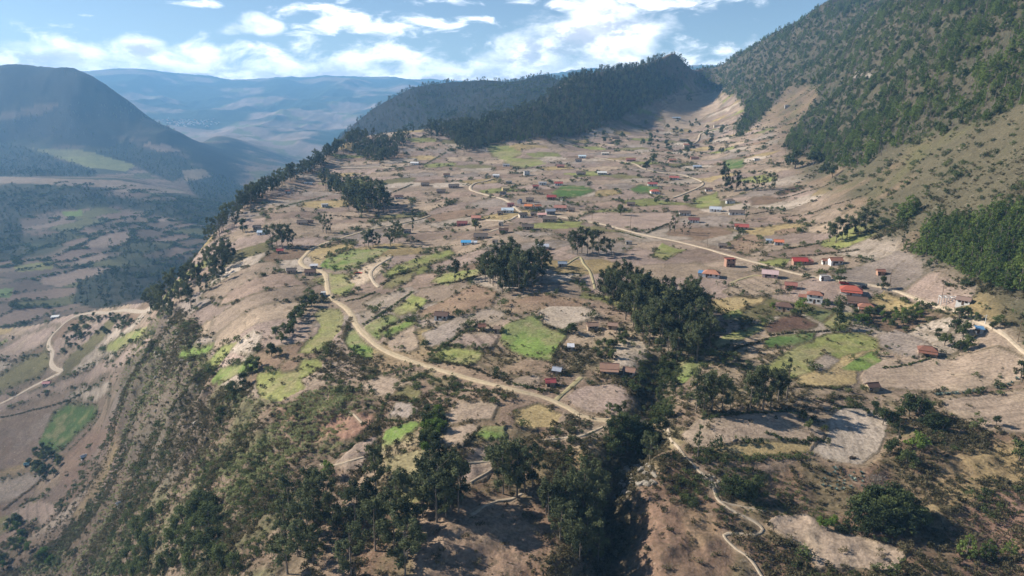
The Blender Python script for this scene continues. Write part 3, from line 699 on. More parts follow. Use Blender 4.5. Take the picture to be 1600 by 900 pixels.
fa = lerp3(sstep(fbm(XX, YY, 5, 3, 403), .1, .5) * .4 * isg, fa, (.10, .15, .04))
fa = lerp3(sstep(n_a, .1, .45) * .35, fa, (.30, .235, .155))
ALB = np.where(fl[..., None], fa, ALB)
ALB = ALB * (1 - furrow)[..., None]
ALB = lerp3(bord * .75 * front, ALB, (.105, .085, .05))
SCR = np.where(fl, 0.015, SCR); HEDGE = np.where(fl, 0, HEDGE); HEDGE = np.maximum(HEDGE, bord * front * (YY < 700) * .8)
Z += np.where(fl, np.array([s_ for c, s_, p in FIELDS])[np.maximum(fid, 0)], 0) * 1.3
ALB *= np.where(front & (XX < 0), 1 - .48 * sstep(260 - PX, 0, 120) * sstep(PY, 470, 600), 1)[..., None]  # lower left land darkened in colour, standing in for weaker sunlight
SCR = np.maximum(SCR, np.where(fl, 0, .45) * front * sstep(260 - PX, 0, 80) * sstep(PY, 500, 560))
# worn verges along roads
verge = sstep(DROAD, 1.2, 0.1)
ALB = lerp3(verge * .4, ALB, (.36, .28, .19)); SCR = np.where(DROAD < 1.0, 0, SCR); HEDGE = np.where(DROAD < 1.0, 0, HEDGE)
ALB = lerp3(sstep(dr, 11, 5) * (YY < 330) * .8, ALB, (.085, .072, .048)); SCR = np.maximum(SCR, sstep(dr, 12, 6) * .9 * (YY < 330))  # ravine walls: dark scrub, with the ravine's shade put into the colour
ALB = np.clip(ALB, 0.02, 0.6)

# ------------------------------------------------------------------ helpers for objects
def set_props(o, label=None, cat=None, group=None, kind=None):
    if label: o['label'] = label
    if cat: o['category'] = cat
    if group: o['group'] = group
    if kind: o['kind'] = kind
def link(name, data, parent=None):
    o = bpy.data.objects.new(name, data); COL.objects.link(o)
    if parent is not None: o.parent = parent
    return o
def mesh_np(name, co, faces, mat=None, smooth=False):
    """mesh from an array of corner points and an array of quads or triangles"""
    co = np.asarray(co, np.float32); faces = np.asarray(faces, np.int32); k_ = faces.shape[1]
    me = bpy.data.meshes.new(name)
    me.vertices.add(len(co)); me.vertices.foreach_set('co', co.ravel())
    me.loops.add(faces.size); me.loops.foreach_set('vertex_index', faces.ravel())
    me.polygons.add(len(faces)); me.polygons.foreach_set('loop_start', np.arange(0, faces.size, k_, dtype=np.int32))
    me.polygons.foreach_set('loop_total', np.full(len(faces), k_, np.int32))
    me.update(calc_edges=True)
    if smooth: me.polygons.foreach_set('use_smooth', np.ones(len(faces), bool))
    if mat: me.materials.append(mat)
    return me
def new_mat(name):
    m = bpy.data.materials.new(name); m.use_nodes = True
    b = m.node_tree.nodes['Principled BSDF']
    b.inputs['Roughness'].default_value = 0.9
    b.inputs['Specular IOR Level'].default_value = 0.2
    return m, NT(m.node_tree), b
def simple_mat(name, col, var=.12, rough=.85, scale=1.5, dirt=(.2, .15, .1), dirt_amt=.25):
    m, t, b = new_mat(name)
    tc = t.n('ShaderNodeTexCoord').outputs['Object']
    n = t.noise(tc, scale, 5, .6)
    oi = t.n('ShaderNodeObjectInfo')
    c = t.mix(t.math('MULTIPLY', t.smooth(n, .45, .75), dirt_amt), col, dirt)
    f = t.math('ADD', 1 - var / 2, t.math('MULTIPLY', oi.outputs['Random'], var))
    c = t.mix(1.0, c, t.comb(f, f, f), 'MULTIPLY')
    t.set(b.inputs['Base Color'], c); b.inputs['Roughness'].default_value = rough
    return m

# ground material: colour of the land from its fields, grain and tufts from noise
def ground_mat():
    m, t, b = new_mat('ground')
    at = t.n('ShaderNodeAttribute', attribute_name='albedo').outputs['Color']
    sc = t.n('ShaderNodeAttribute', attribute_name='scrub').outputs['Fac']
    pos = t.n('ShaderNodeNewGeometry').outputs['Position']
    n1 = t.noise(pos, 0.9, 6, .65); n2 = t.noise(pos, .16, 5, .6); n3 = t.noise(pos, .035, 4, .6)
    f = t.math('ADD', -.55, t.math('ADD', t.math('MULTIPLY', n1, 1.9), t.math('ADD', t.math('MULTIPLY', n2, .75), t.math('MULTIPLY', n3, .42))))
    c = t.mix(1.0, at, t.comb(f, f, f), 'MULTIPLY')
    tuft = t.math('MULTIPLY', t.smooth(t.noise(pos, .55, 5, .7), .52, .64), t.math('MULTIPLY', sc, .75))
    c = t.mix(tuft, c, (.085, .075, .042))
    speck = t.math('MULTIPLY', t.smooth(t.noise(pos, .8, 3, .6), .56, .63), t.math('ADD', .16, t.math('MULTIPLY', sc, .5)))
    c = t.mix(speck, c, (.10, .08, .052))
    pale = t.math('MULTIPLY', t.smooth(t.noise(pos, .33, 5, .7, .6), .58, .72), .35)
    c = t.mix(pale, c, (.40, .33, .25))
    t.set(b.inputs['Base Color'], c)
    bp = t.n('ShaderNodeBump'); bp.inputs['Strength'].default_value = .6; bp.inputs['Distance'].default_value = .5
    t.set(bp.inputs['Height'], t.math('ADD', n1, t.math('MULTIPLY', n2, 2.0)))
    t.set(b.inputs['Normal'], bp.outputs[0])
    b.inputs['Specular IOR Level'].default_value = .05
    return m
def mesh_grid(name, X, Y, Zz, mat):
    ny, nx = X.shape
    co = np.stack([X, Y, Zz], -1).reshape(-1, 3)
    i = np.arange(ny * nx).reshape(ny, nx)
    q = np.stack([i[:-1, :-1], i[:-1, 1:], i[1:, 1:], i[1:, :-1]], -1).reshape(-1, 4)
    return mesh_np(name, co, q, mat, True)
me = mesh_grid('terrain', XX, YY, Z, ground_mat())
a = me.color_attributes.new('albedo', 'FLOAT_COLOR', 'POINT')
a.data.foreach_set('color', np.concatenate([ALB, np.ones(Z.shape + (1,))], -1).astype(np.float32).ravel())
a = me.attributes.new('scrub', 'FLOAT', 'POINT'); a.data.foreach_set('value', SCR.astype(np.float32).ravel())
set_props(link('terrain', me), kind='structure')
print('terrain', NU, NY, round(time.time() - T0, 1))

# roads laid on the land
ROADCOL = {'road': (.46, .36, .235), 'pale': (.47, .375, .27), 'greyroad': (.36, .29, .22), 'chalk': (.42, .34, .25), 'grasspath': (.34, .29, .16)}
def road_mat(key):
    m, t, b = new_mat('dirt_' + key)
    pos = t.n('ShaderNodeNewGeometry').outputs['Position']
    c = t.mix(t.smooth(t.noise(pos, .7, 5, .65), .35, .7), ROADCOL[key], tuple(x * .74 for x in ROADCOL[key]))
    lane = t.n('ShaderNodeAttribute', attribute_name='across').outputs['Fac']
    crown = t.math('MULTIPLY', t.smooth(t.math('ABSOLUTE', lane), .28, .05), .35)
    c = t.mix(t.math('MULTIPLY', crown, t.smooth(t.noise(pos, .25, 3), .4, .6)), c, (.22, .19, .1))
    t.set(b.inputs['Base Color'], c)
    return m
RM = {k_: road_mat(k_) for k_ in ROADCOL}
for r, (pts, hw, nm, ck) in zip(road_pts, ROADS):
    d = np.gradient(r, axis=0); d /= np.maximum(np.linalg.norm(d, axis=1), 1e-6)[:, None]
    nrm = np.c_[-d[:, 1], d[:, 0]]
    lanes = np.array([-1, -.6, -.2, .2, .6, 1.0])
    wob = 1 + .22 * value_noise(np.arange(len(r)) * .23, np.full(len(r), hw * 7), 5)
    co = []; ac = []
    cz = ground_z(r[:, 0], r[:, 1])
    for i in range(len(r)):
        for l in lanes:
            q = r[i] + nrm[i] * l * hw * wob[i]
            co.append((q[0], q[1], 0)); ac.append(l)
    co = np.array(co); zz = ground_z(co[:, 0], co[:, 1])
    lift = np.where(np.abs(ac) > .9, -.25, .24) + np.maximum(0, co[:, 1] - 300) * .0012
    co[:, 2] = zz + lift
    n = len(lanes); i = np.arange(len(r) * n).reshape(len(r), n)
    q = np.stack([i[:-1, :-1], i[:-1, 1:], i[1:, 1:], i[1:, :-1]], -1).reshape(-1, 4)[:, ::-1]
    me = mesh_np(nm, co, q, RM[ck], True)
    at_ = me.attributes.new('across', 'FLOAT', 'POINT'); at_.data.foreach_set('value', np.array(ac, np.float32))
    set_props(link(nm, me), kind='structure')

# ------------------------------------------------------------------ plants
def leaf_mat(name, c0, c1, scale=.5, transl=.33):
    m, t, b = new_mat(name)
    tc = t.n('ShaderNodeTexCoord').outputs['Object']
    oi = t.n('ShaderNodeObjectInfo').outputs['Random']
    f = t.math('ADD', t.math('MULTIPLY', t.noise(tc, scale, 3), .9), t.math('MULTIPLY', oi, .75))
    c = t.mix(t.smooth(f, .35, 1.15), c0, c1)
    t.set(b.inputs['Base Color'], c)
    tr = t.n('ShaderNodeBsdfTranslucent'); t.set(tr.inputs[0], c)
    mx = t.n('ShaderNodeMixShader'); mx.inputs[0].default_value = transl
    m.node_tree.links.new(b.outputs[0], mx.inputs[1]); m.node_tree.links.new(tr.outputs[0], mx.inputs[2])
    m.node_tree.links.new(mx.outputs[0], m.node_tree.nodes['Material Output'].inputs[0])
    return m
M_EUC = leaf_mat('eucalyptus_leaves', (.032, .043, .021), (.125, .14, .065))
M_PINE = leaf_mat('pine_needles', (.045, .075, .02), (.15, .20, .05))
M_BROAD = leaf_mat('broad_leaves', (.032, .047, .019), (.115, .14, .05))
M_LIME = leaf_mat('bright_leaves', (.06, .11, .02), (.14, .20, .04))
M_SCRUB = leaf_mat('scrub_leaves', (.05, .05, .022), (.16, .135, .075), 1.5)
M_TUSS = leaf_mat('tussock_leaves', (.19, .21, .085), (.34, .35, .17), 1.5)
M_AGAVE = leaf_mat('agave_leaves', (.10, .14, .12), (.20, .25, .21), 1.5, .1)
M_DRYB = leaf_mat('dry_twigs', (.13, .11, .09), (.24, .21, .18), 1.5, .1)
M_BARK = simple_mat('pale_bark', (.17, .14, .11), .5, .9, .8, (.09, .07, .05), .6)

def leaves(clumps, n, size, rs, flat=.85, shell=.55):
    """quads strewn through ellipsoid clumps; the outline stays ragged"""
    cl = np.array(clumps, float)          # x y z r
    w = cl[:, 3] ** 2; w /= w.sum()
    pick = rs.choice(len(cl), n, p=w)
    d = rs.normal(size=(n, 3)); d /= np.linalg.norm(d, axis=1)[:, None]
    rad = shell + (1 - shell) * rs.random(n) ** .7
    rad = np.where(rs.random(n) < .25, rs.random(n), rad) * (1 + .25 * rs.normal(size=n).clip(-1, 1.6))
    c = cl[pick, :3] + d * (cl[pick, 3] * rad)[:, None] * np.array([1, 1, flat])
    a_ = rs.normal(size=(n, 3)); a_ /= np.linalg.norm(a_, axis=1)[:, None]
    b_ = np.cross(a_, d + .6 * rs.normal(size=(n, 3))); b_ /= np.maximum(np.linalg.norm(b_, axis=1), 1e-6)[:, None]
    s_ = size * (.6 + .8 * rs.random(n))[:, None]
    a_ = a_ * s_; b_ = b_ * s_ * .62
    co = np.stack([c - a_ * .5, c + b_ * .5, c + a_ * .55, c - b_ * .5], 1).reshape(-1, 3)
    return co, np.arange(4 * n).reshape(n, 4)
def tubes(paths, sides=5):
    co, fa = [], []
    for pts, r0, r1 in paths:
        pts = [Vector(p) for p in pts]; n = len(pts); base = len(co)
        for i, p in enumerate(pts):
            t_ = (pts[min(i + 1, n - 1)] - pts[max(i - 1, 0)]).normalized()
            e = t_.cross(Vector((1, 0, 0) if abs(t_.x) < .8 else (0, 1, 0))).normalized(); f_ = t_.cross(e)
            r_ = r0 + (r1 - r0) * i / (n - 1)
            for k_ in range(sides):
                an = 2 * math.pi * k_ / sides
                co.append(p + (e * math.cos(an) + f_ * math.sin(an)) * r_)
        for i in range(n - 1):
            for k_ in range(sides):
                k2 = (k_ + 1) % sides
                fa.append((base + i * sides + k_, base + i * sides + k2, base + (i + 1) * sides + k2, base + (i + 1) * sides + k_))
    return np.array([tuple(c) for c in co]), np.array(fa)
def make_eucalyptus(seed, h, n_leaf, size, low=.2, spread=1.25):
    rs = np.random.default_rng(seed)
    lean = rs.normal(size=2) * .02 * h
    axis = [(lean[0] * t * t, lean[1] * t * t, h * t - 1.0 * (t == 0)) for t in np.linspace(0, .94, 7)]
    paths = [(axis, .024 * h ** .9 + .04, .05)]; clumps = []
    nb = rs.integers(12, 18)
    for k_ in range(nb):
        t = low + (1 - low) * (k_ + rs.random()) / nb * .97
        an = rs.random() * 6.28; base = Vector((lean[0] * t * t, lean[1] * t * t, h * t * .93))
        L = h * (.085 + .10 * math.sin(math.pi * min(max((t - low) / (1 - low), .05), .95))) * (.6 + .8 * rs.random()) * spread
        tip = base + Vector((math.cos(an) * L, math.sin(an) * L, L * (.5 + .6 * rs.random())))
        paths.append(([base, (base + tip) / 2 + Vector((0, 0, -.05 * L)), tip], .09, .03))
        r_ = h * (.045 + .035 * rs.random()) * spread
        clumps.append((*tip, r_))
        if rs.random() < .7:
            q = base.lerp(tip, .55); clumps.append((q.x, q.y, q.z + .3, r_ * .7))
    clumps.append((lean[0], lean[1], h * .95, h * .05))
    return tubes(paths, 5), leaves(clumps, n_leaf, size, rs, 1.15, .3)
def make_pine(seed, h, n_leaf, size, wide=.3):
    rs = np.random.default_rng(seed)
    paths = [([(0, 0, -1), (0, 0, h * .5), (0, 0, h * .95)], .03 * h, .04)]; clumps = []
    for k_ in range(16):
        t = .10 + .86 * k_ / 15
        rr = h * wide * (1.04 - t) ** .55 * (.75 + .5 * rs.random())
        for q in range(4 if t < .7 else 2):
            an = rs.random() * 6.28
            tip = (math.cos(an) * rr, math.sin(an) * rr, h * t + .02 * h)
            clumps.append((*tip, h * (.05 + .045 * (1 - t)) * (.8 + .5 * rs.random())))
            if q == 0: paths.append(([(0, 0, h * t), tip], .06, .02))
    clumps.append((0, 0, h * .97, h * .05))
    return tubes(paths, 5), leaves(clumps, n_leaf, size, rs, .8, .3)
def make_broad(seed, h, n_leaf, size, wide=.55):
    rs = np.random.default_rng(seed)
    paths = [([(0, 0, -.8), (rs.normal() * .1, rs.normal() * .1, h * .3), (0, 0, h * .6)], .035 * h, .06)]; clumps = []
    for k_ in range(13):
        an = rs.random() * 6.28; e = rs.random()
        rr = h * wide * (.25 + .55 * rs.random()) * (1 - .55 * e)
        tip = (math.cos(an) * rr, math.sin(an) * rr, h * (.32 + .56 * e))
        clumps.append((*tip, h * (.11 + .1 * rs.random())))
        if k_ % 2 == 0: paths.append(([(0, 0, h * .28), (tip[0] * .6, tip[1] * .6, tip[2] * .8), tip], .09, .03))
    return tubes(paths, 5), leaves(clumps, n_leaf, size, rs, .85, .4)
def make_shrub(seed, h, n_leaf, size):
    rs = np.random.default_rng(seed); clumps = []
    for k_ in range(6):
        clumps.append((rs.normal() * h * .35, rs.normal() * h * .35, h * (.25 + .4 * rs.random()), h * (.25 + .15 * rs.random())))
    return leaves(clumps, n_leaf, size, rs, .8, .4)
def make_agave(seed, r_):
    rs = np.random.default_rng(seed); co, fa = [], []
    for k_ in range(22):
        an = k_ * 2.4 + rs.random() * .3; up = .25 + 1.0 * rs.random(); L = r_ * (.8 + .4 * rs.random()); w = .13 * r_
        d = Vector((math.cos(an) * math.cos(up), math.sin(an) * math.cos(up), math.sin(up))); s_ = Vector((-math.sin(an), math.cos(an), 0)) * w
        b = len(co)
        for q in (d * .05 * L - s_ * .7, d * .05 * L + s_ * .7, d * .55 * L + s_, d * .55 * L - s_, d * L + Vector((0, 0, -.05 * L))): co.append(tuple(q))
        fa += [(b, b + 1, b + 2, b + 3), (b + 3, b + 2, b + 4, b + 4)]
    me = bpy.data.meshes.new('agave')
    me.from_pydata(co, [], [f if f[2] != f[3] else f[:3] for f in fa]); me.materials.append(M_AGAVE); me.update()
    return me
def variants(fn, n, lm, name, *args, **kw):
    out = []
    for i in range(n):
        (tc, tf), (lc, lf) = fn(100 + 17 * i, *args, **kw)
        out.append((mesh_np(name + '_trunk', tc, tf, M_BARK, True), mesh_np(name + '_crown', lc, lf, lm)))
    return out
EUC = variants(make_eucalyptus, 7, M_EUC, 'eucalyptus', 18.0, 2200, .72)
EUCT = variants(make_eucalyptus, 3, M_EUC, 'slender_eucalyptus', 18.0, 900, .7, low=.14, spread=.7)
PINE = variants(make_pine, 5, M_PINE, 'pine', 11.0, 1500, .62)
BROAD = variants(make_broad, 6, M_BROAD, 'broadleaf', 7.0, 1100, .55)
LIME = variants(make_broad, 3, M_LIME, 'bright_tree', 6.0, 900, .5)
DRYT = variants(make_broad, 2, M_DRYB, 'bare_tree', 5.0, 700, .28)
SHRUB = [mesh_np('shrub', *make_shrub(200 + i, 1.6, 110, .34), M_SCRUB) for i in range(5)]
GSHRUB = [mesh_np('green_shrub', *make_shrub(230 + i, 2.4, 220, .36), M_BROAD) for i in range(4)]
TUSS = [mesh_np('tussock', *make_shrub(260 + i, 1.5, 150, .32), M_TUSS) for i in range(3)]
AGAVE = [make_agave(300 + i, 1.3) for i in range(3)]
KIND = {'euc': ('eucalyptus_tree', EUC, 18.0), 'thin': ('eucalyptus_tree', EUCT, 18.0), 'pine': ('pine_tree', PINE, 11.0), 'broad': ('broadleaf_tree', BROAD, 7.0),
        'lime': ('broadleaf_tree', LIME, 6.0), 'dry': ('bare_tree', DRYT, 5.0)}
N_TREE = {}
SRC = {}
def tree(kind, x, y, h, label, group=None):
    name, var, h0 = KIND[kind]
    N_TREE[kind] = N_TREE.get(kind, 0) + 1
    tm, cm = var[rng.integers(len(var))]
    r = link(name, None); r.location = (x, y, float(ground_z(x, y)) - .15)
    s_ = h / h0; r.scale = (s_ * rng.uniform(.88, 1.15), s_ * rng.uniform(.88, 1.15), s_); r.rotation_euler = (0, 0, rng.uniform(0, 6.28))
    set_props(r, label, 'tree', group)
    t_ = link('trunk', tm, r); c_ = link('crown', cm, r)
    SRC.setdefault(kind, {}).setdefault(cm.name, [t_, c_])
    return r, t_, c_
ORD = ['leftmost'] + [q + ' from left' for q in ('second', 'third', 'fourth', 'fifth', 'sixth', 'seventh', 'eighth', 'ninth', 'tenth', 'eleventh', 'twelfth')]
NUM = {2: 'two', 3: 'three', 4: 'four', 5: 'five', 6: 'six', 7: 'seven', 8: 'eight', 9: 'nine', 10: 'ten', 11: 'eleven', 12: 'twelve'}
def row_of_trees(kind, pts, h, desc, group):
    """trees one can count: pts are their feet on the photograph, desc reads on after 'of the five'"""
    pts = sorted(pts); n = len(pts)
    for i, q in enumerate(pts):
        g = ground(q[0], q[1]); hh = q[2] * g.y / F if len(q) > 2 else h * rng.uniform(.85, 1.15)
        o_ = 'rightmost' if (i == n - 1 and n > 1) else ORD[i]
        tree(kind, g.x, g.y, hh, f'{o_} of {NUM[n]} {desc}', group)
def poly_points(poly, n, mind, behind=False):
    i = inpoly_idx(PXf, PYf, poly); i = i[frontf[i]]
    w = (YY.ravel()[i] ** 2) * np.where(YY.ravel()[i] < 140, 1.5, np.minimum(1.9 * YY.ravel()[i] / 117000, .0085))  # ground area per grid cell
    out = []
    pick = rng.choice(i, min(n * 25, 60000), p=w / w.sum())
    jx, jy = rng.normal(size=len(pick)), rng.normal(size=len(pick))
    cell = {}
    for k_, id_ in enumerate(pick):
        x = XX.ravel()[id_] + jx[k_] * .8; y = YY.ravel()[id_] + jy[k_] * .8
        cx, cy = int(x // mind), int(y // mind)
        if any((x - a_) ** 2 + (y - b_) ** 2 < mind * mind for u_ in (-1, 0, 1) for v_ in (-1, 0, 1) for a_, b_ in cell.get((cx + u_, cy + v_), ())): continue
        cell.setdefault((cx, cy), []).append((x, y)); out.append((x, y))
        if len(out) >= n: break
    return np.array(out)
def grove(kind, poly, n, h, label, group, mind=3.0, jit=.25):
    kinds = kind if isinstance(kind, (list, tuple)) else [kind]
    pp = poly_points(poly, n, mind); uu = pp[:, 0] / pp[:, 1]
    own = {}
    for key, i_ in (('leftmost', uu.argmin()), ('rightmost', uu.argmax()), ('frontmost', pp[:, 1].argmin()), ('rearmost', pp[:, 1].argmax())): own.setdefault(int(i_), key)
    for i_, (x, y) in enumerate(pp):
        k_ = kinds[rng.integers(len(kinds))]
        tree(k_, x, y, h * rng.uniform(1 - jit, 1 + jit), (own[i_] + ' ' + label) if i_ in own and len(label.split()) < 16 else label, group)
def along(pts, step):
    g = [ground(*q) for q in pts]; out = []
    for a_, b_ in zip(g[:-1], g[1:]):
        n = max(1, int((b_ - a_).length / step))
        for k_ in range(n): out.append(a_.lerp(b_, (k_ + rng.random()) / n))
    return out
def instances(name, pts, meshes_obj, scale, label, cat, extra_rot=True):
    """one mass of plants too many to count: points on the ground with instances of the plants built above"""
    pts = np.asarray(pts, float)
    me = bpy.data.meshes.new(name); me.vertices.add(len(pts))
    co = np.c_[pts, ground_z(pts[:, 0], pts[:, 1]) - .1]
    me.vertices.foreach_set('co', co.astype(np.float32).ravel())
    for nm, ty, dat in (('rot', 'FLOAT', rng.uniform(0, 6.28, len(pts))), ('scl', 'FLOAT', np.asarray(scale)), ('pick', 'INT', rng.integers(0, len(meshes_obj), len(pts)))):
        at_ = me.attributes.new(nm, ty, 'POINT'); at_.data.foreach_set('value', dat.astype(np.float32 if ty == 'FLOAT' else np.int32))
    o = link(name, me); set_props(o, label, cat, None, 'stuff')
    ng = bpy.data.node_groups.new(name, 'GeometryNodeTree')
    ng.interface.new_socket('Geometry', in_out='INPUT', socket_type='NodeSocketGeometry')
    ng.interface.new_socket('Geometry', in_out='OUTPUT', socket_type='NodeSocketGeometry')
    gi = ng.nodes.new('NodeGroupInput'); go = ng.nodes.new('NodeGroupOutput')
    ip = ng.nodes.new('GeometryNodeInstanceOnPoints'); jn = ng.nodes.new('GeometryNodeJoinGeometry')
    for objs in reversed(meshes_obj):
        gti = ng.nodes.new('GeometryNodeGeometryToInstance')
        for ob in objs:
            oi = ng.nodes.new('GeometryNodeObjectInfo'); oi.transform_space = 'ORIGINAL'; oi.inputs['Object'].default_value = ob
            ng.links.new(oi.outputs['Geometry'], gti.inputs[0])
        ng.links.new(gti.outputs[0], jn.inputs[0])
    def attr(nm, ty):
        nd = ng.nodes.new('GeometryNodeInputNamedAttribute'); nd.data_type = ty; nd.inputs['Name'].default_value = nm
        return nd.outputs['Attribute']
    cx = ng.nodes.new('ShaderNodeCombineXYZ'); ng.links.new(attr('rot', 'FLOAT'), cx.inputs[2])
    ng.links.new(gi.outputs[0], ip.inputs['Points']); ng.links.new(jn.outputs[0], ip.inputs['Instance'])
    ip.inputs['Pick Instance'].default_value = True
    ng.links.new(attr('pick', 'INT'), ip.inputs['Instance Index'])
    ng.links.new(cx.outputs[0], ip.inputs['Rotation'])
    ng.links.new(attr('scl', 'FLOAT'), ip.inputs['Scale'])
    ng.links.new(ip.outputs[0], go.inputs[0])
    md = o.modifiers.new('plants', 'NODES'); md.node_group = ng
    return o

# ---- groves one can look into: every tree on its own
grove('euc', [(934, 456), (948, 480), (985, 515), (1012, 545), (1045, 566), (1082, 566), (1114, 548), (1118, 520), (1100, 500), (1075, 488), (1040, 478), (1000, 465), (960, 452)], 74, 15.2,
      'dark eucalyptus in the long dense grove beside the ravine right of centre', 'eucalyptus grove along the ravine', 3.2)
grove('euc', [(758, 442), (775, 468), (800, 472), (835, 452), (856, 432), (850, 420), (805, 418), (770, 425)], 34, 16,
      'dark eucalyptus in the clump on the bare hilltop at the centre', 'eucalyptus clump on the central hilltop', 3.6)
grove('euc', [(425, 860), (450, 800), (500, 765), (560, 752), (620, 780), (655, 800), (665, 850), (640, 905), (440, 905)], 30, 13,
      'tall eucalyptus in the large dark stand at the bottom, left of centre', 'eucalyptus stand at the bottom of the slope', 3.0)
grove('euc', [(850, 800), (858, 835), (895, 875), (930, 890), (940, 830), (930, 790), (900, 765), (862, 765)], 20, 12,
      'dark eucalyptus on the shaded lip of the ravine at the bottom centre', 'eucalyptus beside the lower ravine', 3.0)
grove('euc', [(648, 790), (660, 805), (690, 818), (715, 805), (722, 775), (695, 770), (655, 768)], 12, 14,
      'eucalyptus in the clump between the dark stand and the bare slope, bottom centre', 'small eucalyptus clump above the bottom edge', 2.6)
row_of_trees('euc', [(778, 752, 70), (786, 772, 100), (796, 765, 92), (808, 778, 105), (820, 770, 90), (832, 762, 70)], 17, 'tall eucalyptus left of the lower ravine', 'eucalyptus left of the lower ravine')
row_of_trees('euc', [(1088, 641, 66), (1099, 645, 74), (1112, 642, 68), (1128, 643, 60), (1141, 638, 48)], 14, 'eucalyptus behind the tan field right of the ravine', 'eucalyptus behind the tan field')
row_of_trees('euc', [(1172, 641, 62), (1183, 634, 72), (1192, 641, 76), (1204, 636, 66), (1215, 630, 60)], 14, 'eucalyptus on the field edge beneath the yellow green slope', 'eucalyptus below the yellow green slope')
row_of_trees('thin', [(1228, 620, 74)], 14, '', '') if False else None
def single(kind, px, py, hpx, label, group=None):
    g = ground(px, py); return tree(kind, g.x, g.y, hpx * g.y / F, label, group)
single('thin', 1229, 622, 76, 'slender pale eucalyptus at the right end of the field-edge row')
single('thin', 1090, 716, 66, 'lone feathery grey-green eucalyptus on the front edge of the tan field')
single('euc', 1015, 722, 52, 'pale green eucalyptus on the rocky lip above the dark ravine')
single('euc', 590, 752, 56, 'round-topped dark eucalyptus standing above the bottom stand, beside bright green grass')
single('lime', 513, 745, 34, 'small light green tree on the upper left corner of the bottom stand')
single('broad', 1556, 664, 20, 'small lone tree on the bare tan field near the right edge')
single('broad', 893, 522, 22, 'round dark tree at the corner of the bright green field')
single('dry', 1368, 775, 46, 'leafless grey bush rising from the dark clump at lower right')
single('lime', 1432, 702, 34, 'bright green bushy tree between darker trees right of the pale round field')
single('thin', 1403, 690, 44, 'narrow dark tree at the right rim of the pale round field')
single('broad', 1390, 712, 34, 'dark spreading tree on the right rim of the pale round field')
single('broad', 1416, 730, 36, 'grey-green bushy tree just below the bright green one, lower right')
single('broad', 1592, 720, 44, 'dark tree cut by the right edge of the picture')
single('broad', 1595, 590, 30, 'dark bushy tree at the right end of the agave hedge')
single('broad', 743, 361, 20, 'round dark tree alone beside the village, left of the roofs')
single('broad', 380, 363, 22, 'round dark tree alone near the edge of the plateau at left')
single('thin', 645, 361, 34, 'slender lone tree in the middle of the upper dry fields')
single('broad', 1312, 442, 24, 'dark tree between the red roofed brick house and the white house by the road')
single('broad', 1378, 452, 22, 'round dark tree beside the pale road, right of the red roofed houses')
single('thin', 653, 423, 26, 'thin tree on the edge of the yellow green terrace')
single('thin', 963, 108, 12, 'tall thin bare tree on the skyline of the forested hill')
single('pine', 1076, 158, 12, 'small lone conifer on the bare saddle below the forested hill')
single('thin', 1165, 343, 30, 'thin leafless tree on the dry slope above the red roofed house')
row_of_trees('pine', [(1510, 868, 46), (1542, 872, 40), (1578, 868, 36)], 8, 'bushy green conifers at the bottom right corner', 'conifers at the bottom right')
row_of_trees('broad', [(1365, 652, 30), (1379, 664, 36), (1393, 668, 30), (1404, 655, 26)], 6, 'bushy dark trees right of the pale round field', 'bushy trees above the pale round field')
row_of_trees('broad', [(1420, 648, 42), (1436, 655, 42), (1449, 650, 32), (1458, 672, 34), (1473, 674, 30)], 6, 'dark trees between the adobe hut and the right-hand tan field', 'dark trees right of the adobe hut')
row_of_trees('broad', [(1513, 618, 13), (1526, 616, 12), (1535, 613, 12)], 3, 'small bushes along the agave hedge', 'bushes along the agave hedge')
row_of_trees('broad', [(1476, 540, 26), (1492, 522, 32), (1504, 530, 32), (1512, 545, 28), (1500, 550, 22), (1465, 528, 18)], 6, 'dark trees beside the blue-roofed shed near the road', 'dark trees beside the blue shed')
row_of_trees('broad', [(1498, 500, 26), (1512, 498, 22), (1524, 502, 16), (1562, 510, 22), (1550, 515, 16)], 5, 'roadside trees below the white concrete frame', 'roadside trees at right')
row_of_trees('lime', [(1253, 486, 24), (1207, 484, 14)], 5, 'light green poplars beside the dark tiled house', 'light green trees by the dark tiled house')
row_of_trees('broad', [(1290, 482, 18), (1308, 495, 30), (1312, 512, 26)], 5, 'dark trees in front of the white two-storey house', 'trees in front of the white two-storey house')
grove(['broad', 'lime'], [(1330, 500), (1360, 488), (1420, 480), (1440, 492), (1425, 505), (1390, 512), (1345, 510)], 24, 4.6,
      'leafy garden tree in the green orchard patch below the red roofed houses', 'orchard trees below the red roofed houses', 2.4)
grove('broad', [(1308, 822), (1330, 800), (1380, 790), (1430, 800), (1442, 825), (1395, 842), (1335, 838)], 22, 7.5,
      'dark bushy tree in the dense clump at lower right', 'dense dark clump at lower right', 2.0)
row_of_trees('lime', [(1281, 822, 22), (1292, 828, 26), (1303, 822, 22)], 4, 'bright green bushes left of the dark lower right clump', 'bright bushes by the dark clump')
row_of_trees('broad', [(1135, 770, 32), (1150, 775, 40), (1165, 778, 42), (1180, 770, 36)], 7, 'dark trees above the chalk path at lower right', 'dark trees above the chalk path')
row_of_trees('broad', [(1253, 655, 20), (1263, 672, 20), (1272, 660, 15), (1288, 672, 12), (1294, 694, 13), (1273, 690, 8)], 5, 'dark bushes along the left rim of the pale round field', 'bushes on the left rim of the pale field')
grove('broad', [(185, 885), (210, 835), (240, 795), (285, 815), (330, 805), (352, 840), (395, 880), (400, 905), (180, 905)], 46, 6.2,
      'dark leafy tree in the wooded hollow at the bottom left', 'wooded hollow at the bottom left', 2.6)
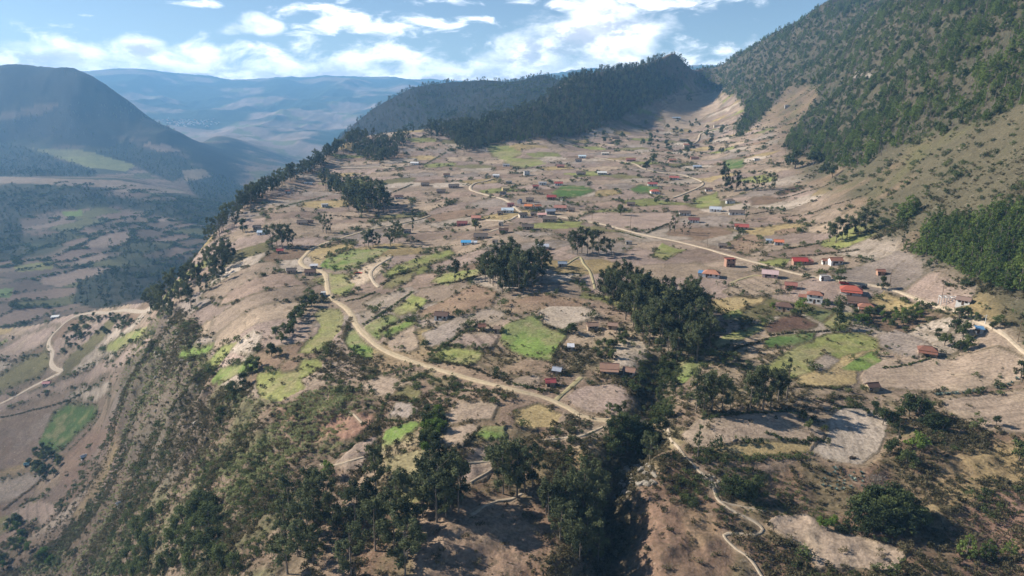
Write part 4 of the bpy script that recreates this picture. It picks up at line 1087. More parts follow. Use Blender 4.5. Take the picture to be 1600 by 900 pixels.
grove(['lime', 'broad'], [(0, 905), (0, 830), (40, 800), (75, 850), (80, 905)], 16, 7,
      'leafy tree in the bottom left corner', 'trees in the bottom left corner', 3)
grove('broad', [(285, 800), (330, 770), (352, 800), (350, 845), (310, 850), (285, 830)], 14, 7, 'mid green leafy tree on the right side of the bottom left hollow', 'mid green trees of the bottom left hollow', 2.4)
grove('euc', [(228, 482), (262, 502), (300, 482), (332, 458), (352, 442), (372, 430), (362, 402), (332, 398), (295, 432), (255, 468)], 50, 14,
      'dark eucalyptus in the loose belt along the plateau edge at left', 'eucalyptus belt on the left plateau edge', 4.5)
grove('broad', [(92, 547), (100, 562), (150, 532), (200, 512), (225, 492), (150, 493), (112, 505)], 44, 5.5,
      'dark bushy tree in the thicket inside the road bend at far left', 'thicket inside the road bend', 3.5)
for p in along([(495, 468), (470, 490), (450, 520), (430, 550), (400, 582), (372, 612), (352, 640), (338, 662)], 4.2):
    tree('broad', p.x + rng.normal() * 2.5, p.y + rng.normal() * 2.5, rng.uniform(4.5, 7.5), 'dark bushy tree in the band running down the gully left of the yellow green fields', 'tree band down the left gully')
SKY = []
for p in along([(334, 378), (352, 352), (372, 330), (395, 312), (420, 298), (445, 286), (470, 271), (495, 257), (520, 240), (542, 224)], 7):
    SKY.append((p.x + rng.normal() * 4, p.y - abs(rng.normal()) * 10))
grove('euc', [(543, 332), (560, 340), (600, 337), (607, 322), (582, 312), (550, 316)], 24, 21, 'eucalyptus in the open clump on the upper left fields', 'open clump on the upper left fields', 6)
row_of_trees('euc', [(424, 384, 32), (433, 386, 36), (441, 388, 38), (450, 385, 34), (457, 384, 26)], 16, 'eucalyptus left of the dirt road bend on the plateau', 'eucalyptus left of the road bend')
row_of_trees('thin', [(505, 363, 28), (510, 365, 32), (517, 364, 30)], 16, 'slim trees behind the upper end of the dirt road', 'slim trees behind the dirt road')
row_of_trees('euc', [(570, 386, 26), (576, 387, 28), (583, 386, 28), (591, 385, 22), (610, 384, 28), (617, 379, 34), (622, 376, 26)], 12, 'eucalyptus at the top of the green field', 'eucalyptus above the green field')
row_of_trees('euc', [(711, 440, 36), (730, 434, 24), (748, 428, 26), (757, 428, 36)], 12, 'trees on the green terrace left of the hilltop clump', 'trees left of the hilltop clump')
row_of_trees('euc', [(895, 396, 34), (902, 398, 38), (909, 395, 40), (918, 397, 36), (926, 394, 30), (935, 402, 44), (947, 401, 30), (955, 397, 24)], 14, 'eucalyptus in the row below the pale road', 'eucalyptus below the pale road')
row_of_trees('thin', [(1054, 362, 34), (1047, 364, 20), (1066, 366, 22), (1076, 367, 22)], 10, 'trees by the pale road above the green wedge', 'trees above the green wedge')
row_of_trees('euc', [(1132, 300, 36), (1140, 300, 22), (1150, 298, 30), (1164, 300, 18), (1181, 299, 22), (1194, 297, 20), (1206, 298, 28), (1129, 278, 24)], 16, 'eucalyptus at the foot of the wooded slope', 'eucalyptus at the slope foot')
row_of_trees('euc', [(1296, 378, 32), (1306, 380, 40), (1315, 376, 34), (1323, 374, 38), (1340, 370, 34), (1352, 364, 40)], 13, 'eucalyptus on the dry slope left of the pine wood', 'eucalyptus on the dry slope')
row_of_trees('thin', [(1411, 384, 30), (1355, 342, 18)], 10, 'thin trees on the bare slope left of the pines', 'thin trees left of the pines')
row_of_trees('broad', [(1242, 264, 30), (1271, 258, 26), (1235, 258, 22), (1290, 272, 18), (1300, 278, 20)], 14, 'dark round trees at the lower edge of the wooded slope', 'round trees at the wood edge')
row_of_trees('pine', [(1415, 342, 36), (1424, 336, 32), (1408, 346, 22), (1432, 330, 20)], 10, 'green conifers standing apart above the pine wood', 'conifers apart above the pine wood')
row_of_trees('broad', [(970, 336, 18), (1072, 318, 16), (1026, 318, 12), (1043, 318, 10), (1010, 266, 16), (1020, 258, 18)], 9, 'dark trees scattered over the far fields beyond the village', 'trees beyond the village')
grove('pine', [(1418, 394), (1440, 404), (1480, 412), (1530, 442), (1560, 458), (1625, 455), (1625, 322), (1570, 336), (1520, 346), (1462, 348)], 135, 9.5,
      'bushy green pine in the dense wood on the right-hand slope', 'pine wood on the right-hand slope', 3.0)
grove('broad', [(1000, 690), (1030, 640), (1025, 600), (1050, 545), (1060, 560), (1045, 620), (1050, 655), (1020, 700)], 20, 5, 'dark bushy tree in the ravine right of the tiled farmhouse', 'bushes in the ravine', 2.5)
grove('broad', [(955, 668), (1000, 672), (1010, 700), (985, 720), (950, 700)], 16, 6, 'dark tree below the road by the stream crossing', 'trees below the stream crossing', 2.5)
row_of_trees('broad', [(952, 640, 16), (964, 646, 20), (975, 642, 18), (987, 606, 16), (1000, 598, 22)], 5, 'rounded trees beside the stubble field left of the ravine', 'rounded trees left of the ravine')
grove('broad', [(935, 540), (975, 520), (990, 530), (960, 560), (935, 575)], 12, 4, 'garden tree between the two tiled farmhouses left of the grove', 'garden trees between the farmhouses', 2)
grove(['broad', 'lime'], [(655, 700), (665, 650), (685, 640), (690, 665), (680, 700), (665, 712)], 18, 5, 'leafy tree in the tall green clump between the small terraces', 'leafy clump between the small terraces', 1.8)
grove('broad', [(40, 730), (60, 695), (90, 715), (95, 745), (70, 760)], 22, 7, 'dark tree in the shady hollow beside the green crop at left', 'trees in the hollow by the green crop', 3.5)
far_sing = poly_points([(900, 215), (960, 235), (1060, 245), (1150, 240), (1150, 200), (1060, 190), (1000, 195)], 40, 14)
for x, y in far_sing:
    tree('broad', x, y, rng.uniform(7, 15), 'dark tree dotted among the distant farmsteads below the forested hill', 'trees among the distant farmsteads')
print('trees', N_TREE, round(time.time() - T0, 1))

# one of each small plant, then the masses that copy them
def plant(name, mesh, px, py, s_, label, cat='bush', group=None):
    g = ground(px, py); o = link(name, mesh); o.location = (g.x, g.y, g.z - .05); o.scale = (s_,) * 3; o.rotation_euler = (0, 0, rng.uniform(0, 6.28))
    set_props(o, label, cat, group); return o
shr = [plant('scrub_bush', SHRUB[i], px, py, 1.2, 'dry brown scrub bush on the bare ground near the bottom edge', 'bush', 'dry bushes near the bottom edge')
       for i, (px, py) in enumerate([(1010, 860), (1050, 830), (1090, 880), (1250, 760), (1215, 770)])]
gsh = [plant('green_bush', GSHRUB[i], px, py, 1.0, 'green bush among the small terraces below the dirt road', 'bush', 'green bushes among the terraces')
       for i, (px, py) in enumerate([(545, 625), (568, 643), (672, 600), (705, 600)])]
tus = [plant('tussock', TUSS[i], px, py, 1.1, 'pale yellow-green clump on the steep scrub slope', 'bush', 'pale clumps on the steep slope')
       for i, (px, py) in enumerate([(440, 690), (460, 705), (480, 660)])]
aga = [plant('agave', AGAVE[i], px, py, 1.0, 'blue-grey agave rosette in the hedge across the right-hand fields', 'agave', 'agaves of the right-hand hedge')
       for i, (px, py) in enumerate([(1470, 617), (1480, 616), (1490, 615)])]
def bulk(name, label, cat, objs, pts, smin, smax):
    pts = np.asarray(pts); instances(name, pts, [[o_] for o_ in objs], smin + (smax - smin) * rng.random(len(pts)) ** 2.2, label, cat)
# pale clumps, each an object of its own
for x, y in poly_points([(395, 700), (430, 660), (470, 620), (520, 605), (560, 610), (530, 640), (500, 680), (460, 710), (430, 740), (380, 770), (350, 790), (340, 740)], 285, 1.6):
    o = link('tussock', TUSS[rng.integers(3)]); o.location = (x, y, float(ground_z(x, y)) - .1); o.scale = (rng.uniform(.7, 1.55),) * 3; o.rotation_euler = (0, 0, rng.uniform(0, 6.28))
    set_props(o, 'pale yellow-green clump on the steep scrub slope', 'bush', 'pale clumps on the steep slope')
for pts, st in (([(1457, 618), (1480, 616), (1505, 614), (1530, 612)], 1.5), ([(1550, 609), (1575, 602), (1590, 592)], 1.8)):
    for p in along(pts, st):
        o = link('agave', AGAVE[rng.integers(3)]); o.location = p; o.scale = (rng.uniform(.7, 1.2),) * 3; o.rotation_euler = (0, 0, rng.uniform(0, 6.28))
        set_props(o, 'blue-grey agave rosette in the hedge across the right-hand fields', 'agave', 'agaves of the right-hand hedge')
for x, y in poly_points([(1280, 742), (1310, 730), (1350, 742), (1345, 765), (1300, 770), (1285, 760)], 24, 1.6):
    o = link('agave', AGAVE[rng.integers(3)]); o.location = (x, y, float(ground_z(x, y))); o.scale = (rng.uniform(.45, 1.0),) * 3; o.rotation_euler = (0, 0, rng.uniform(0, 6.28))
    set_props(o, 'grey-green agave in the prickly patch below the pale round field', 'agave', 'agaves below the pale round field')

# scatter weights: scrub on the wild ground and along field edges
def weighted(wgt, n, mind):
    w = (wgt * YY * YY * np.where(YY < 140, 1.5, np.minimum(1.9 * YY / 117000, .0085))).ravel()
    w = np.where((PXf > -150) & (PXf < 1750) & (PYf > -60) & (PYf < 960) & (YY.ravel() > 90), w, 0)
    pick = rng.choice(len(w), n, p=w / w.sum())
    jx, jy = rng.normal(size=(2, n)) * .5
    x = XX.ravel()[pick] + jx * (YY.ravel()[pick] * .004 + .3); y = YY.ravel()[pick] + jy * (YY.ravel()[pick] * .006 + .3)
    key = np.round(x / mind).astype(np.int64) * 1000003 + np.round(y / mind).astype(np.int64)
    _, u_ = np.unique(key, return_index=True)
    return np.c_[x[u_], y[u_]]
patch = sstep(fbm(XX, YY, 22, 4, 211), -.15, .35)
p = weighted(SCR * (.08 + patch ** 2) * (1 + .5 * ms) * (dist < 520), 42000, .9)
bulk('dry_scrub', 'dry brown and olive scrub covering the wild slopes and banks', 'scrub', shr, p, .3, 1.5)
p = weighted(SCR * sstep(fbm(XX, YY, 30, 4, 221), .05, .4) * (dist < 520), 5200, 1.4)
bulk('green_scrub', 'dark green bushes scattered through the dry slopes', 'scrub', gsh, p, .4, 1.15)
p = weighted(ms * sstep(fbm(XX, YY, 25, 4, 231), .0, .3), 2500, 1.2)
bulk('pale_scrub', 'pale green clumps mixed into the steep left slope', 'scrub', tus, p, .4, 1.3)
p = weighted(hillside * (.12 + patch ** 3) * (1 - floor) * (.12 + 1.6 * sstep(U + .1 * n_a, .42, .60)), 60000, 1.3)
bulk('hillside_scrub', 'low grey-green scrub on the dry right-hand hillside', 'scrub', gsh + shr[:3], p, .4, 2.0)
# bushes along the banks between the distant fields
p = weighted(HEDGE * (.3 + (YY / 900) ** 0), 9000, 1.6)
bulk('field_bank_bushes', 'dark bushes along the banks between the dry plateau fields', 'bushes', gsh + shr[:2], p, .35, 2.1)
p = weighted(sstep(qd, .10, .02) * sstep(fbm(XX, YY, 200, 3, 241), -.2, .2) * ((~front) & (dist > 900) & (dist < 2600)) * sstep(steep, .4, .25), 12000, 4)
bulk('valley_hedges', 'dark hedges between the fields on the hazy valley floor', 'bushes', gsh, p, 1.2, 3.2)

# woods too far or too thick to count
def src(kind, k_=5):
    return list(SRC.get(kind, {}).values())[:k_]
E_, P_, B_ = src('euc'), src('pine'), src('broad')
fm1 = mask_poly(FOREST_HILL); fm1 = blur(fm1, 1) * front
summit = blur(mask_poly([(1015, 118), (1035, 86), (1075, 84), (1110, 112), (1085, 135), (1040, 130)]), 2)
p = weighted(fm1 * (.35 + .65 * patch) * (1 - .93 * summit), 14000, 5.5)
instances('hill_forest', p, E_[:3] + P_, rng.uniform(.45, 1.0, len(p)) * rng.uniform(.75, 1.1, len(p)), 'dense dark forest covering the rounded hill behind the plateau', 'forest')
fm2 = blur(mask_poly(RIGHT_FOREST), 2) * front * (.12 + .88 * sstep(fbm(XX, YY, 55, 5, 251, .6), -.7, -.25))
p = weighted(fm2 / np.maximum(YY, 500) * 900, 90000, 4.0)
instances('slope_forest', p, P_[:3] + B_ + E_[:3], .40 + .95 * rng.random(len(p)) ** 1.7, 'dark forest covering the steep right-hand mountain', 'forest')
p = weighted((woods * (.3 * (Z < -40) * (PX < 450) + .9 * (PX >= 450)) * sstep(fbm(XX, YY, 260, 4, 149), .42, .2) * (dist > 1800) + 1.5 * vw) * (~front) * (dist < 5200), 26000, 9)  # trees also thicken the valley patches painted dark for shade
instances('valley_forest', p, E_[:2] + B_[:4], rng.uniform(.4, .9, len(p)), 'blue hazy woods on the mountains across the valley', 'forest')
p = weighted(blur(mask_poly([(640, 216), (700, 216), (722, 238), (760, 234), (772, 215), (745, 200), (690, 198), (600, 208), (545, 218), (552, 245), (600, 258), (620, 245)]), 1) * front * sstep(fbm(XX, YY, 60, 3, 261), -.4, .0), 900, 6)
instances('ridge_grove', p, E_, rng.uniform(.55, .95, len(p)), 'dark grove along the far left rim of the plateau', 'trees')
p = weighted(blur(mask_poly([(502, 276), (510, 302), (548, 307), (562, 306), (552, 290), (516, 284)]), 1) * front, 110, 4)
instances('hedge_grove', p, E_, rng.uniform(.5, .8, len(p)), 'dense dark hedge of trees on the upper left fields', 'trees')
p = weighted(hillside * sstep(U, .50, .62) * sstep(fbm(XX, YY, 40, 3, 271), .0, .3) * (1 - floor) * (YY > 280), 900, 3.5)
instances('slope_bushes', p, B_ + P_[:2], rng.uniform(.35, .75, len(p)), 'scattered green bushes on the dry slope above the pine wood', 'bushes')
rim = front * sstep(YEg - YY, 60, 5) * sstep(PX, 315, 335) * sstep(PX, 575, 545) * (PY > 200) * (.15 + patch)
SKY += [tuple(q) for q in weighted(rim, 420, 4)]
instances('skyline_trees', SKY, E_ + B_[:2], .4 + .6 * rng.random(len(SKY)), 'dark eucalyptus along the plateau edge above the blue valley', 'trees')
rocks_later = True
print('masses', round(time.time() - T0, 1))

# ---- hedges and banks between the near fields: each its own object
HEDGES = [
 ([(1259, 336), (1300, 321), (1350, 306), (1370, 292)], 1.6, 1.2, 'long dark hedge climbing the dry hillside towards the wood'),
 ([(1175, 335), (1207, 329)], 1.2, 1.0, 'short dark hedge above the red roofed house on the dry slope'),
 ([(1217, 340), (1250, 336)], 1.4, 1.2, 'short thick hedge in the middle of the dry slope'),
 ([(1215, 311), (1260, 299), (1312, 280)], 1.3, 1.0, 'hedge running below the dark ploughed strip on the hillside'),
 ([(1225, 389), (1260, 384), (1292, 378)], 1.3, 1.0, 'low hedge right of the orange roofed house'),
 ([(1250, 400), (1300, 396), (1342, 391)], 1.5, 1.2, 'green hedge above the brick house with red roof'),
 ([(1010, 365), (1042, 350)], 1.4, 1.2, 'dark hedge across the pale fields left of the road'),
 ([(962, 361), (985, 367), (1007, 373)], 1.5, 1.3, 'green hedge along the near side of the pale road'),
 ([(1285, 626), (1310, 622), (1350, 621)], 1.8, 1.2, 'scrubby hedge above the pale round field'),
 ([(1200, 525), (1237, 520), (1272, 519), (1305, 516)], 1.0, .8, 'dark bank above the dark green crop strip'),
 ([(1200, 612), (1245, 604), (1300, 607), (1330, 604)], 1.0, .9, 'shadowy broken bank across the yellow grass slope'),
 ([(540, 471), (562, 467), (587, 456)], 1.2, .9, 'dark hedge under the bare patch beside the road'),
 ([(600, 445), (612, 431), (650, 423)], 1.3, 1.0, 'curved hedge below the yellow green terrace'),
 ([(675, 446), (712, 441), (750, 431)], 1.2, .9, 'hedge along the foot of the green hill strip'),
 ([(567, 508), (607, 483), (645, 456)], 1.3, .9, 'long diagonal hedge between grey and green terraces'),
 ([(592, 518), (612, 508), (632, 499)], 1.2, .9, 'short hedge between two bright green plots'),
 ([(667, 556), (712, 528), (757, 501)], 1.2, .8, 'straight dark bank between the two ploughed grey fields'),
 ([(537, 531), (540, 515), (549, 496)], 1.8, 1.4, 'thick hedge on the left side of the road bend'),
 ([(672, 563), (700, 568), (740, 576), (775, 590), (800, 600)], 1.4, 1.0, 'hedge on the upper side of the dirt road at centre'),
 ([(522, 716), (545, 701), (575, 673), (590, 658), (600, 633), (607, 616)], 1.4, 1.0, 'dark wall-like hedge descending between the red-brown terraces'),
 ([(617, 625), (640, 627), (662, 628)], 1.1, .9, 'short hedge on top of the grey-brown plot'),
 ([(602, 657), (637, 660)], 1.0, .8, 'pale-topped bank under the grey-brown plot'),
 ([(725, 696), (737, 683), (752, 668)], 1.2, .9, 'hedge left of the small bright green plot'),
 ([(900, 581), (912, 566), (932, 543)], 1.8, 1.4, 'thick dark hedge left of the tiled farmhouse'),
 ([(850, 508), (870, 514), (887, 521)], 1.1, .8, 'stone bank on the upper right of the bright green field'),
 ([(800, 601), (837, 608), (872, 615)], 1.3, 1.0, 'shrubby hedge along the road below the red roofed shed'),
 ([(432, 328), (470, 316), (510, 307)], 2.4, 1.6, 'big dark bank hedge on the upper left fields'),
 ([(612, 302), (645, 288)], 2.2, 1.4, 'dark bank beside the open tree clump, upper fields'),
 ([(662, 258), (697, 238)], 2.6, 1.8, 'dark hedge climbing towards the ridge grove'),
 ([(520, 337), (607, 343), (670, 337)], 1.6, 1.0, 'long low hedge along the upper track'),
 ([(660, 390), (685, 387), (710, 384)], 1.6, 1.2, 'green hedge just above the long yellow green terrace'),
 ([(5, 798), (32, 776), (67, 748)], 2.0, 1.5, 'thick dark hedge between grey fields at lower left'),
 ([(30, 791), (62, 776)], 1.8, 1.3, 'short dark hedge above the furrowed lower left field'),
 ([(153, 655), (130, 682), (108, 703)], 2.4, 2.0, 'dark hedge between the green crop and the red-brown slope'),
 ([(0, 653), (50, 641), (105, 626), (150, 600)], 1.8, 1.3, 'long hedge under the pale track at left'),
 ([(1127, 560), (1150, 545), (1200, 530)], 1.4, 1.2, 'hedge along the green strip right of the grove'),
 ([(620, 600), (660, 585), (690, 598)], 1.5, 1.1, 'dark hedge round the vegetable plot below the road'),
 ([(680, 607), (720, 610), (760, 612), (790, 618)], 1.5, 1.1, 'agave-lined hedge below the dirt road'),
 ([(1455, 560), (1410, 572), (1378, 575)], .8, .6, 'thin bank between the right-hand tan fields'),
 ([(1095, 655), (1150, 648), (1200, 645), (1240, 642)], 1.2, .9, 'shaded bank along the top of the tan field'),
 ([(1300, 640), (1320, 636), (1350, 637)], .8, .6, 'dark rim along the top of the pale round field'),
 ([(1195, 676), (1225, 686), (1255, 690), (1285, 688)], 1.3, 1.0, 'dry grassy bank across the right half of the tan field'),
 ([(1075, 702), (1130, 716), (1200, 716), (1270, 712)], 1.8, 1.4, 'dark scrubby bank along the front of the tan field'),
]
for pts, w_, h_, lab in HEDGES:
    ps = along(pts, .55 if ground(*pts[0]).y < 450 else .9)
    cl = [(q.x + rng.normal() * w_ * .35, q.y + rng.normal() * w_ * .35, 0, w_ * rng.uniform(.4, .75)) for q in ps]
    if len(cl) < 2: continue
    cl = np.array(cl); cl[:, 2] = ground_z(cl[:, 0], cl[:, 1]) + h_ * .35
    co, fa = leaves(cl, min(5200, int(len(cl) * 34)), .42, np.random.default_rng(len(cl)), h_ / w_ * .75, .4)
    o0 = Vector(co.mean(0)); co = co - np.array(o0)
    me = mesh_np('field_hedge', co, fa, M_BROAD if rng.random() < .6 else M_SCRUB)
    o = link('field_hedge', me); o.location = o0; set_props(o, lab, 'hedge', 'hedges and banks between the fields')
print('hedges', round(time.time() - T0, 1))

# ------------------------------------------------------------------ houses
WM, RMT = {}, {}
def wall_mat(col):
    k_ = tuple(col)
    if k_ not in WM: WM[k_] = simple_mat('wall_paint', k_, .1, .9, 1.1, tuple(x * .55 for x in k_), .5)
    return WM[k_]
def roof_mat(col):
    k_ = tuple(col)
    if k_ not in RMT: RMT[k_] = simple_mat('roof_cover', k_, .1, .7, .9, tuple(x * .5 + .03 for x in k_), .6)
    return RMT[k_]
M_GLASS = simple_mat('window_glass', (.03, .035, .04), .05, .15)
M_DOOR = simple_mat('door_wood', (.09, .055, .035), .1, .7)
M_POST = simple_mat('post_wood', (.16, .11, .07), .1, .8)
M_WHITEP = simple_mat('white_paint', (.66, .65, .62), .05, .7)
def boxes(lst):
    co, fa = [], []
    for x0, y0, z0, x1, y1, z1 in lst:
        b = len(co)
        co += [(x0, y0, z0), (x1, y0, z0), (x1, y1, z0), (x0, y1, z0), (x0, y0, z1), (x1, y0, z1), (x1, y1, z1), (x0, y1, z1)]
        fa += [(b, b + 3, b + 2, b + 1), (b + 4, b + 5, b + 6, b + 7), (b, b + 1, b + 5, b + 4), (b + 1, b + 2, b + 6, b + 5), (b + 2, b + 3, b + 7, b + 6), (b + 3, b, b + 4, b + 7)]
    return co, fa
def pymesh(name, co, fa, mat):
    me = bpy.data.meshes.new(name); me.from_pydata([tuple(c) for c in co], [], fa); me.materials.append(mat); me.update(); return me
def slab(pts, th):
    """a sloping roof plane with thickness"""
    n = len(pts); co = list(pts) + [(x, y, z - th) for x, y, z in pts]
    fa = [tuple(range(n)), tuple(range(2 * n - 1, n - 1, -1))] + [(i, i + n, (i + 1) % n + n, (i + 1) % n) for i in range(n)]
    return co, fa
def merge(parts):
    co, fa = [], []
    for c, f in parts:
        b = len(co); co += list(c); fa += [tuple(i + b for i in q) for q in f]
    return co, fa
def house(px, py, wpx, label, wall, roof, style='gable', h=2.7, depth=None, rot=0, cat='house', name='house', group=None, porch=False, wins=2, annex=None, rise=None, floors=1):
    """wpx: width on the photograph; rot in degrees; the front faces the camera"""
    g = ground(px, py); w = max(2.4, .87 * wpx * g.y / F); d = min(depth or 9, max(w * .62, 2.6))
    if abs(rot) > 5: w *= .9
    r = link(name, None)
    z = [float(ground_z(g.x + a_ * w / 2, g.y + b_ * d / 2)) for a_ in (-1, 1) for b_ in (-1, 1)]
    face = -math.atan2(g.x, g.y)
    r.location = (g.x, g.y + d * .4, sum(z) / 4 + .15); r.rotation_euler = (0, 0, face * .5 + math.radians(rot))
    set_props(r, label, cat, group or 'houses and sheds of the hillside village')
    H = h * floors * .92; x, y = w / 2, d / 2; ov = .45; rs = rise or min(.24 * d + .25, 1.9)
    c, f = boxes([(-x, -y, -2.2, x, y, H)])
    if style == 'gable':
        b = len(c); c += [(-x, -y, H), (-x, y, H), (-x, 0, H + rs), (x, -y, H), (x, y, H), (x, 0, H + rs)]
        f += [(b, b + 2, b + 1), (b + 3, b + 4, b + 5), (b, b + 3, b + 5, b + 2), (b + 1, b + 2, b + 5, b + 4)]
    link('wall', pymesh('wall', c, f, wall_mat(wall)), r)
    t = .14; q = ov * rs / y
    if style == 'gable':
        ro = merge([slab([(-x - ov, -y - ov, H - q + .12), (x + ov, -y - ov, H - q + .12), (x + ov, 0, H + rs + .12), (-x - ov, 0, H + rs + .12)], t),
                    slab([(x + ov, y + ov, H - q + .12), (-x - ov, y + ov, H - q + .12), (-x - ov, .003, H + rs + .118), (x + ov, .003, H + rs + .118)], t)])
        rp = link('roof', pymesh('roof', *ro, roof_mat(roof)), r)
        c2, f2 = boxes([(-x - ov, -.16, H + rs + .10, x + ov, .16, H + rs + .24)])
        link('ridge_cap', pymesh('ridge_cap', c2, f2, roof_mat(tuple(v * .8 for v in roof))), rp)
    elif style == 'hip':
        e = min(x * .55, y * .95)
        A, B, Cc, D = (-x - ov, -y - ov, H), (x + ov, -y - ov, H), (x + ov, y + ov, H), (-x - ov, y + ov, H)
        R0, R1 = (-x + e, 0, H + rs), (x - e, 0, H + rs)
        co = [A, B, Cc, D, R0, R1] + [(v[0], v[1], H - .14) for v in (A, B, Cc, D)]
        fa = [(0, 1, 5, 4), (1, 2, 5), (2, 3, 4, 5), (3, 0, 4), (6, 9, 8, 7), (0, 6, 7, 1), (1, 7, 8, 2), (2, 8, 9, 3), (3, 9, 6, 0)]
        rp = link('roof', pymesh('roof', co, fa, roof_mat(roof)), r)
        c2, f2 = boxes([(-x + e, -.14, H + rs - .05, x - e, .14, H + rs + .10)])
        link('ridge_cap', pymesh('ridge_cap', c2, f2, roof_mat(tuple(v * .8 for v in roof))), rp)
    elif style == 'shed':
        link('roof', pymesh('roof', *slab([(-x - ov, -y - ov, H + .08), (x + ov, -y - ov, H + .08), (x + ov, y + ov, H + .08 + rs * .7), (-x - ov, y + ov, H + .08 + rs * .7)], t), roof_mat(roof)), r)
        c2, f2 = boxes([(-x, y - .2, H - .02, x, y - .01, H + rs * .62)]); link('gable_wall', pymesh('gable_wall', c2, f2, wall_mat(wall)), r)
    else:      # flat slab with a parapet
        c2, f2 = boxes([(-x - .25, -y - .25, H, x + .25, y + .25, H + .18), (-x - .25, -y - .25, H + .18, x + .25, -y - .1, H + .45), (-x - .25, y + .1, H + .18, x + .25, y + .25, H + .45)])
        link('roof', pymesh('roof', c2, f2, roof_mat(roof)), r)
    small = wpx < 11
    dx = -x + w * (.5 if wins % 2 == 0 else .25)
    if not small or True:
        c2, f2 = boxes([(dx - .5, -y - .06, -.3, dx + .5, -y + .02, 2.05)]); link('door', pymesh('door', c2, f2, M_DOOR), r)
    for fl_ in range(floors):
        for k_ in range(wins):
            wx = -x + w * (k_ + .5) / wins
            if fl_ == 0 and abs(wx - dx) < 1.1: wx += 1.6 if wx + 1.6 < x - .7 else -1.6
            z0 = 1.0 + h * fl_
            c2, f2 = boxes([(wx - .5, -y - .05, z0, wx + .5, -y + .02, z0 + 1.0)])
            wn = link('window', pymesh('window', c2, f2, M_GLASS), r)
            if wpx > 22:
                c3, f3 = boxes([(wx - .6, -y - .09, z0 - .1, wx + .6, -y - .052, z0 - .002), (wx - .6, -y - .09, z0 + 1.002, wx + .6, -y - .052, z0 + 1.1), (wx - .6, -y - .09, z0, wx - .502, -y - .052, z0 + 1.0), (wx + .502, -y - .09, z0, wx + .6, -y - .052, z0 + 1.0)])
                link('frame', pymesh('frame', c3, f3, M_WHITEP if sum(wall) < 1.2 else M_POST), wn)
    if porch:
        pd = 1.9
        link('porch_roof', pymesh('porch_roof', *slab([(-x - .2, -y - pd, H - .75), (x + .2, -y - pd, H - .75), (x + .2, -y - ov * .6, H - .30), (-x - .2, -y - ov * .6, H - .30)], .09), roof_mat(roof)), r)
        npst = max(2, int(w / 2.6)); 
        for k_ in range(npst):
            xx = -x + .1 + (w - .2) * k_ / (npst - 1)
            c2, f2 = boxes([(xx - .08, -y - pd + .1, -1.0, xx + .08, -y - pd + .26, H - .82)]); link('porch_post', pymesh('porch_post', c2, f2, M_POST), r)
    if annex:
        aw, ah, acol, arf, side = annex
        ax = x * side + (aw / 2 + .02) * side
        c2, f2 = boxes([(ax - aw / 2, -y * .8, -2, ax + aw / 2, y * .8, ah)]); an = link('annex', pymesh('annex', c2, f2, wall_mat(acol)), r)
        link('annex_roof', pymesh('annex_roof', *slab([(ax - aw / 2 - .2, -y * .8 - .3, ah + .1), (ax + aw / 2 + .2, -y * .8 - .3, ah + .1), (ax + aw / 2 + .2, y * .8 + .3, ah + .6), (ax - aw / 2 - .2, y * .8 + .3, ah + .6)], .1), roof_mat(arf)), an)
    return r
WHITE, CREAM, ADOBE, BRICK, PINKW, GREYW, YEL = (.68, .66, .62), (.55, .48, .38), (.38, .28, .20), (.36, .21, .15), (.56, .40, .36), (.36, .34, .32), (.62, .47, .26)
RED_, ORED, TILE, DTILE, METAL, BLUE, DARKR, SALM, BLUEG = (.29, .12, .095), (.38, .18, .115), (.27, .125, .085), (.125, .075, .058), (.50, .50, .52), (.10, .22, .38), (.125, .10, .085), (.50, .23, .16), (.26, .31, .38)
H_ = house
H_(1113, 434, 33, 'low house under a wide orange-red metal roof with a blue end strip', WHITE, ORED, 'hip', 2.4, 8, -12, annex=(2.6, 2.0, GREYW, BLUE, -1), wins=3)
H_(1141, 417, 19, 'two-storey brick block with pale left wall beside the road', BRICK, (.30, .09, .06), 'flat', 2.5, 5, 14, floors=2)
H_(1205, 434, 30, 'long house with faded pink metal roof on the near side of the road', PINKW, (.50, .36, .35), 'gable', 2.6, 7, -10, wins=3)
H_(1237, 452, 22, 'small brick house with bright red gable roof below the road', BRICK, RED_, 'gable', 2.4, 5, -8)
H_(1251, 414, 28, 'brick house with red roof and side wing behind the roadside hedge', BRICK, (.36, .05, .045), 'gable', 2.6, 6, 6, annex=(3.5, 2.3, BRICK, RED_, 1), wins=3)
H_(1307, 414, 24, 'white house with brown tiled roof right of the red brick house', WHITE, TILE, 'gable', 2.9, 7, 12, wins=3)
H_(1290, 413, 10, 'small white hut joined beside the brown tiled white house', WHITE, TILE, 'gable', 2.4, 4, 5, wins=1)
H_(1288, 439, 14, 'small white house with grey roof and roof tank by the road', WHITE, GREYW, 'flat', 2.8, 4.5, 10, wins=1, annex=(1.6, 2.0, WHITE, GREYW, 1))
H_(1275, 474, 30, 'white two-storey house with brown hipped tile roof and low front wing', WHITE, TILE, 'hip', 2.4, 6, -14, floors=2, annex=(4.0, 2.4, CREAM, TILE, -1))
H_(1333, 461, 40, 'long red tiled house with white porch canopy below the road', WHITE, (.34, .09, .06), 'hip', 2.7, 8, -10, porch=True, wins=4)
H_(1342, 478, 36, 'brown tiled house with white front just below the red tiled one', WHITE, DTILE, 'gable', 2.6, 7, -8, wins=4, porch=True)
H_(1356, 487, 30, 'grey-brown tiled house with shaded porch, lowest of the tiled farm group', GREYW, TILE, 'hip', 2.4, 6, -6, porch=True, wins=3)
H_(1228, 487, 34, 'dark hipped tile house beside the ploughed brown field', ADOBE, DTILE, 'hip', 2.8, 8, -16, wins=2)
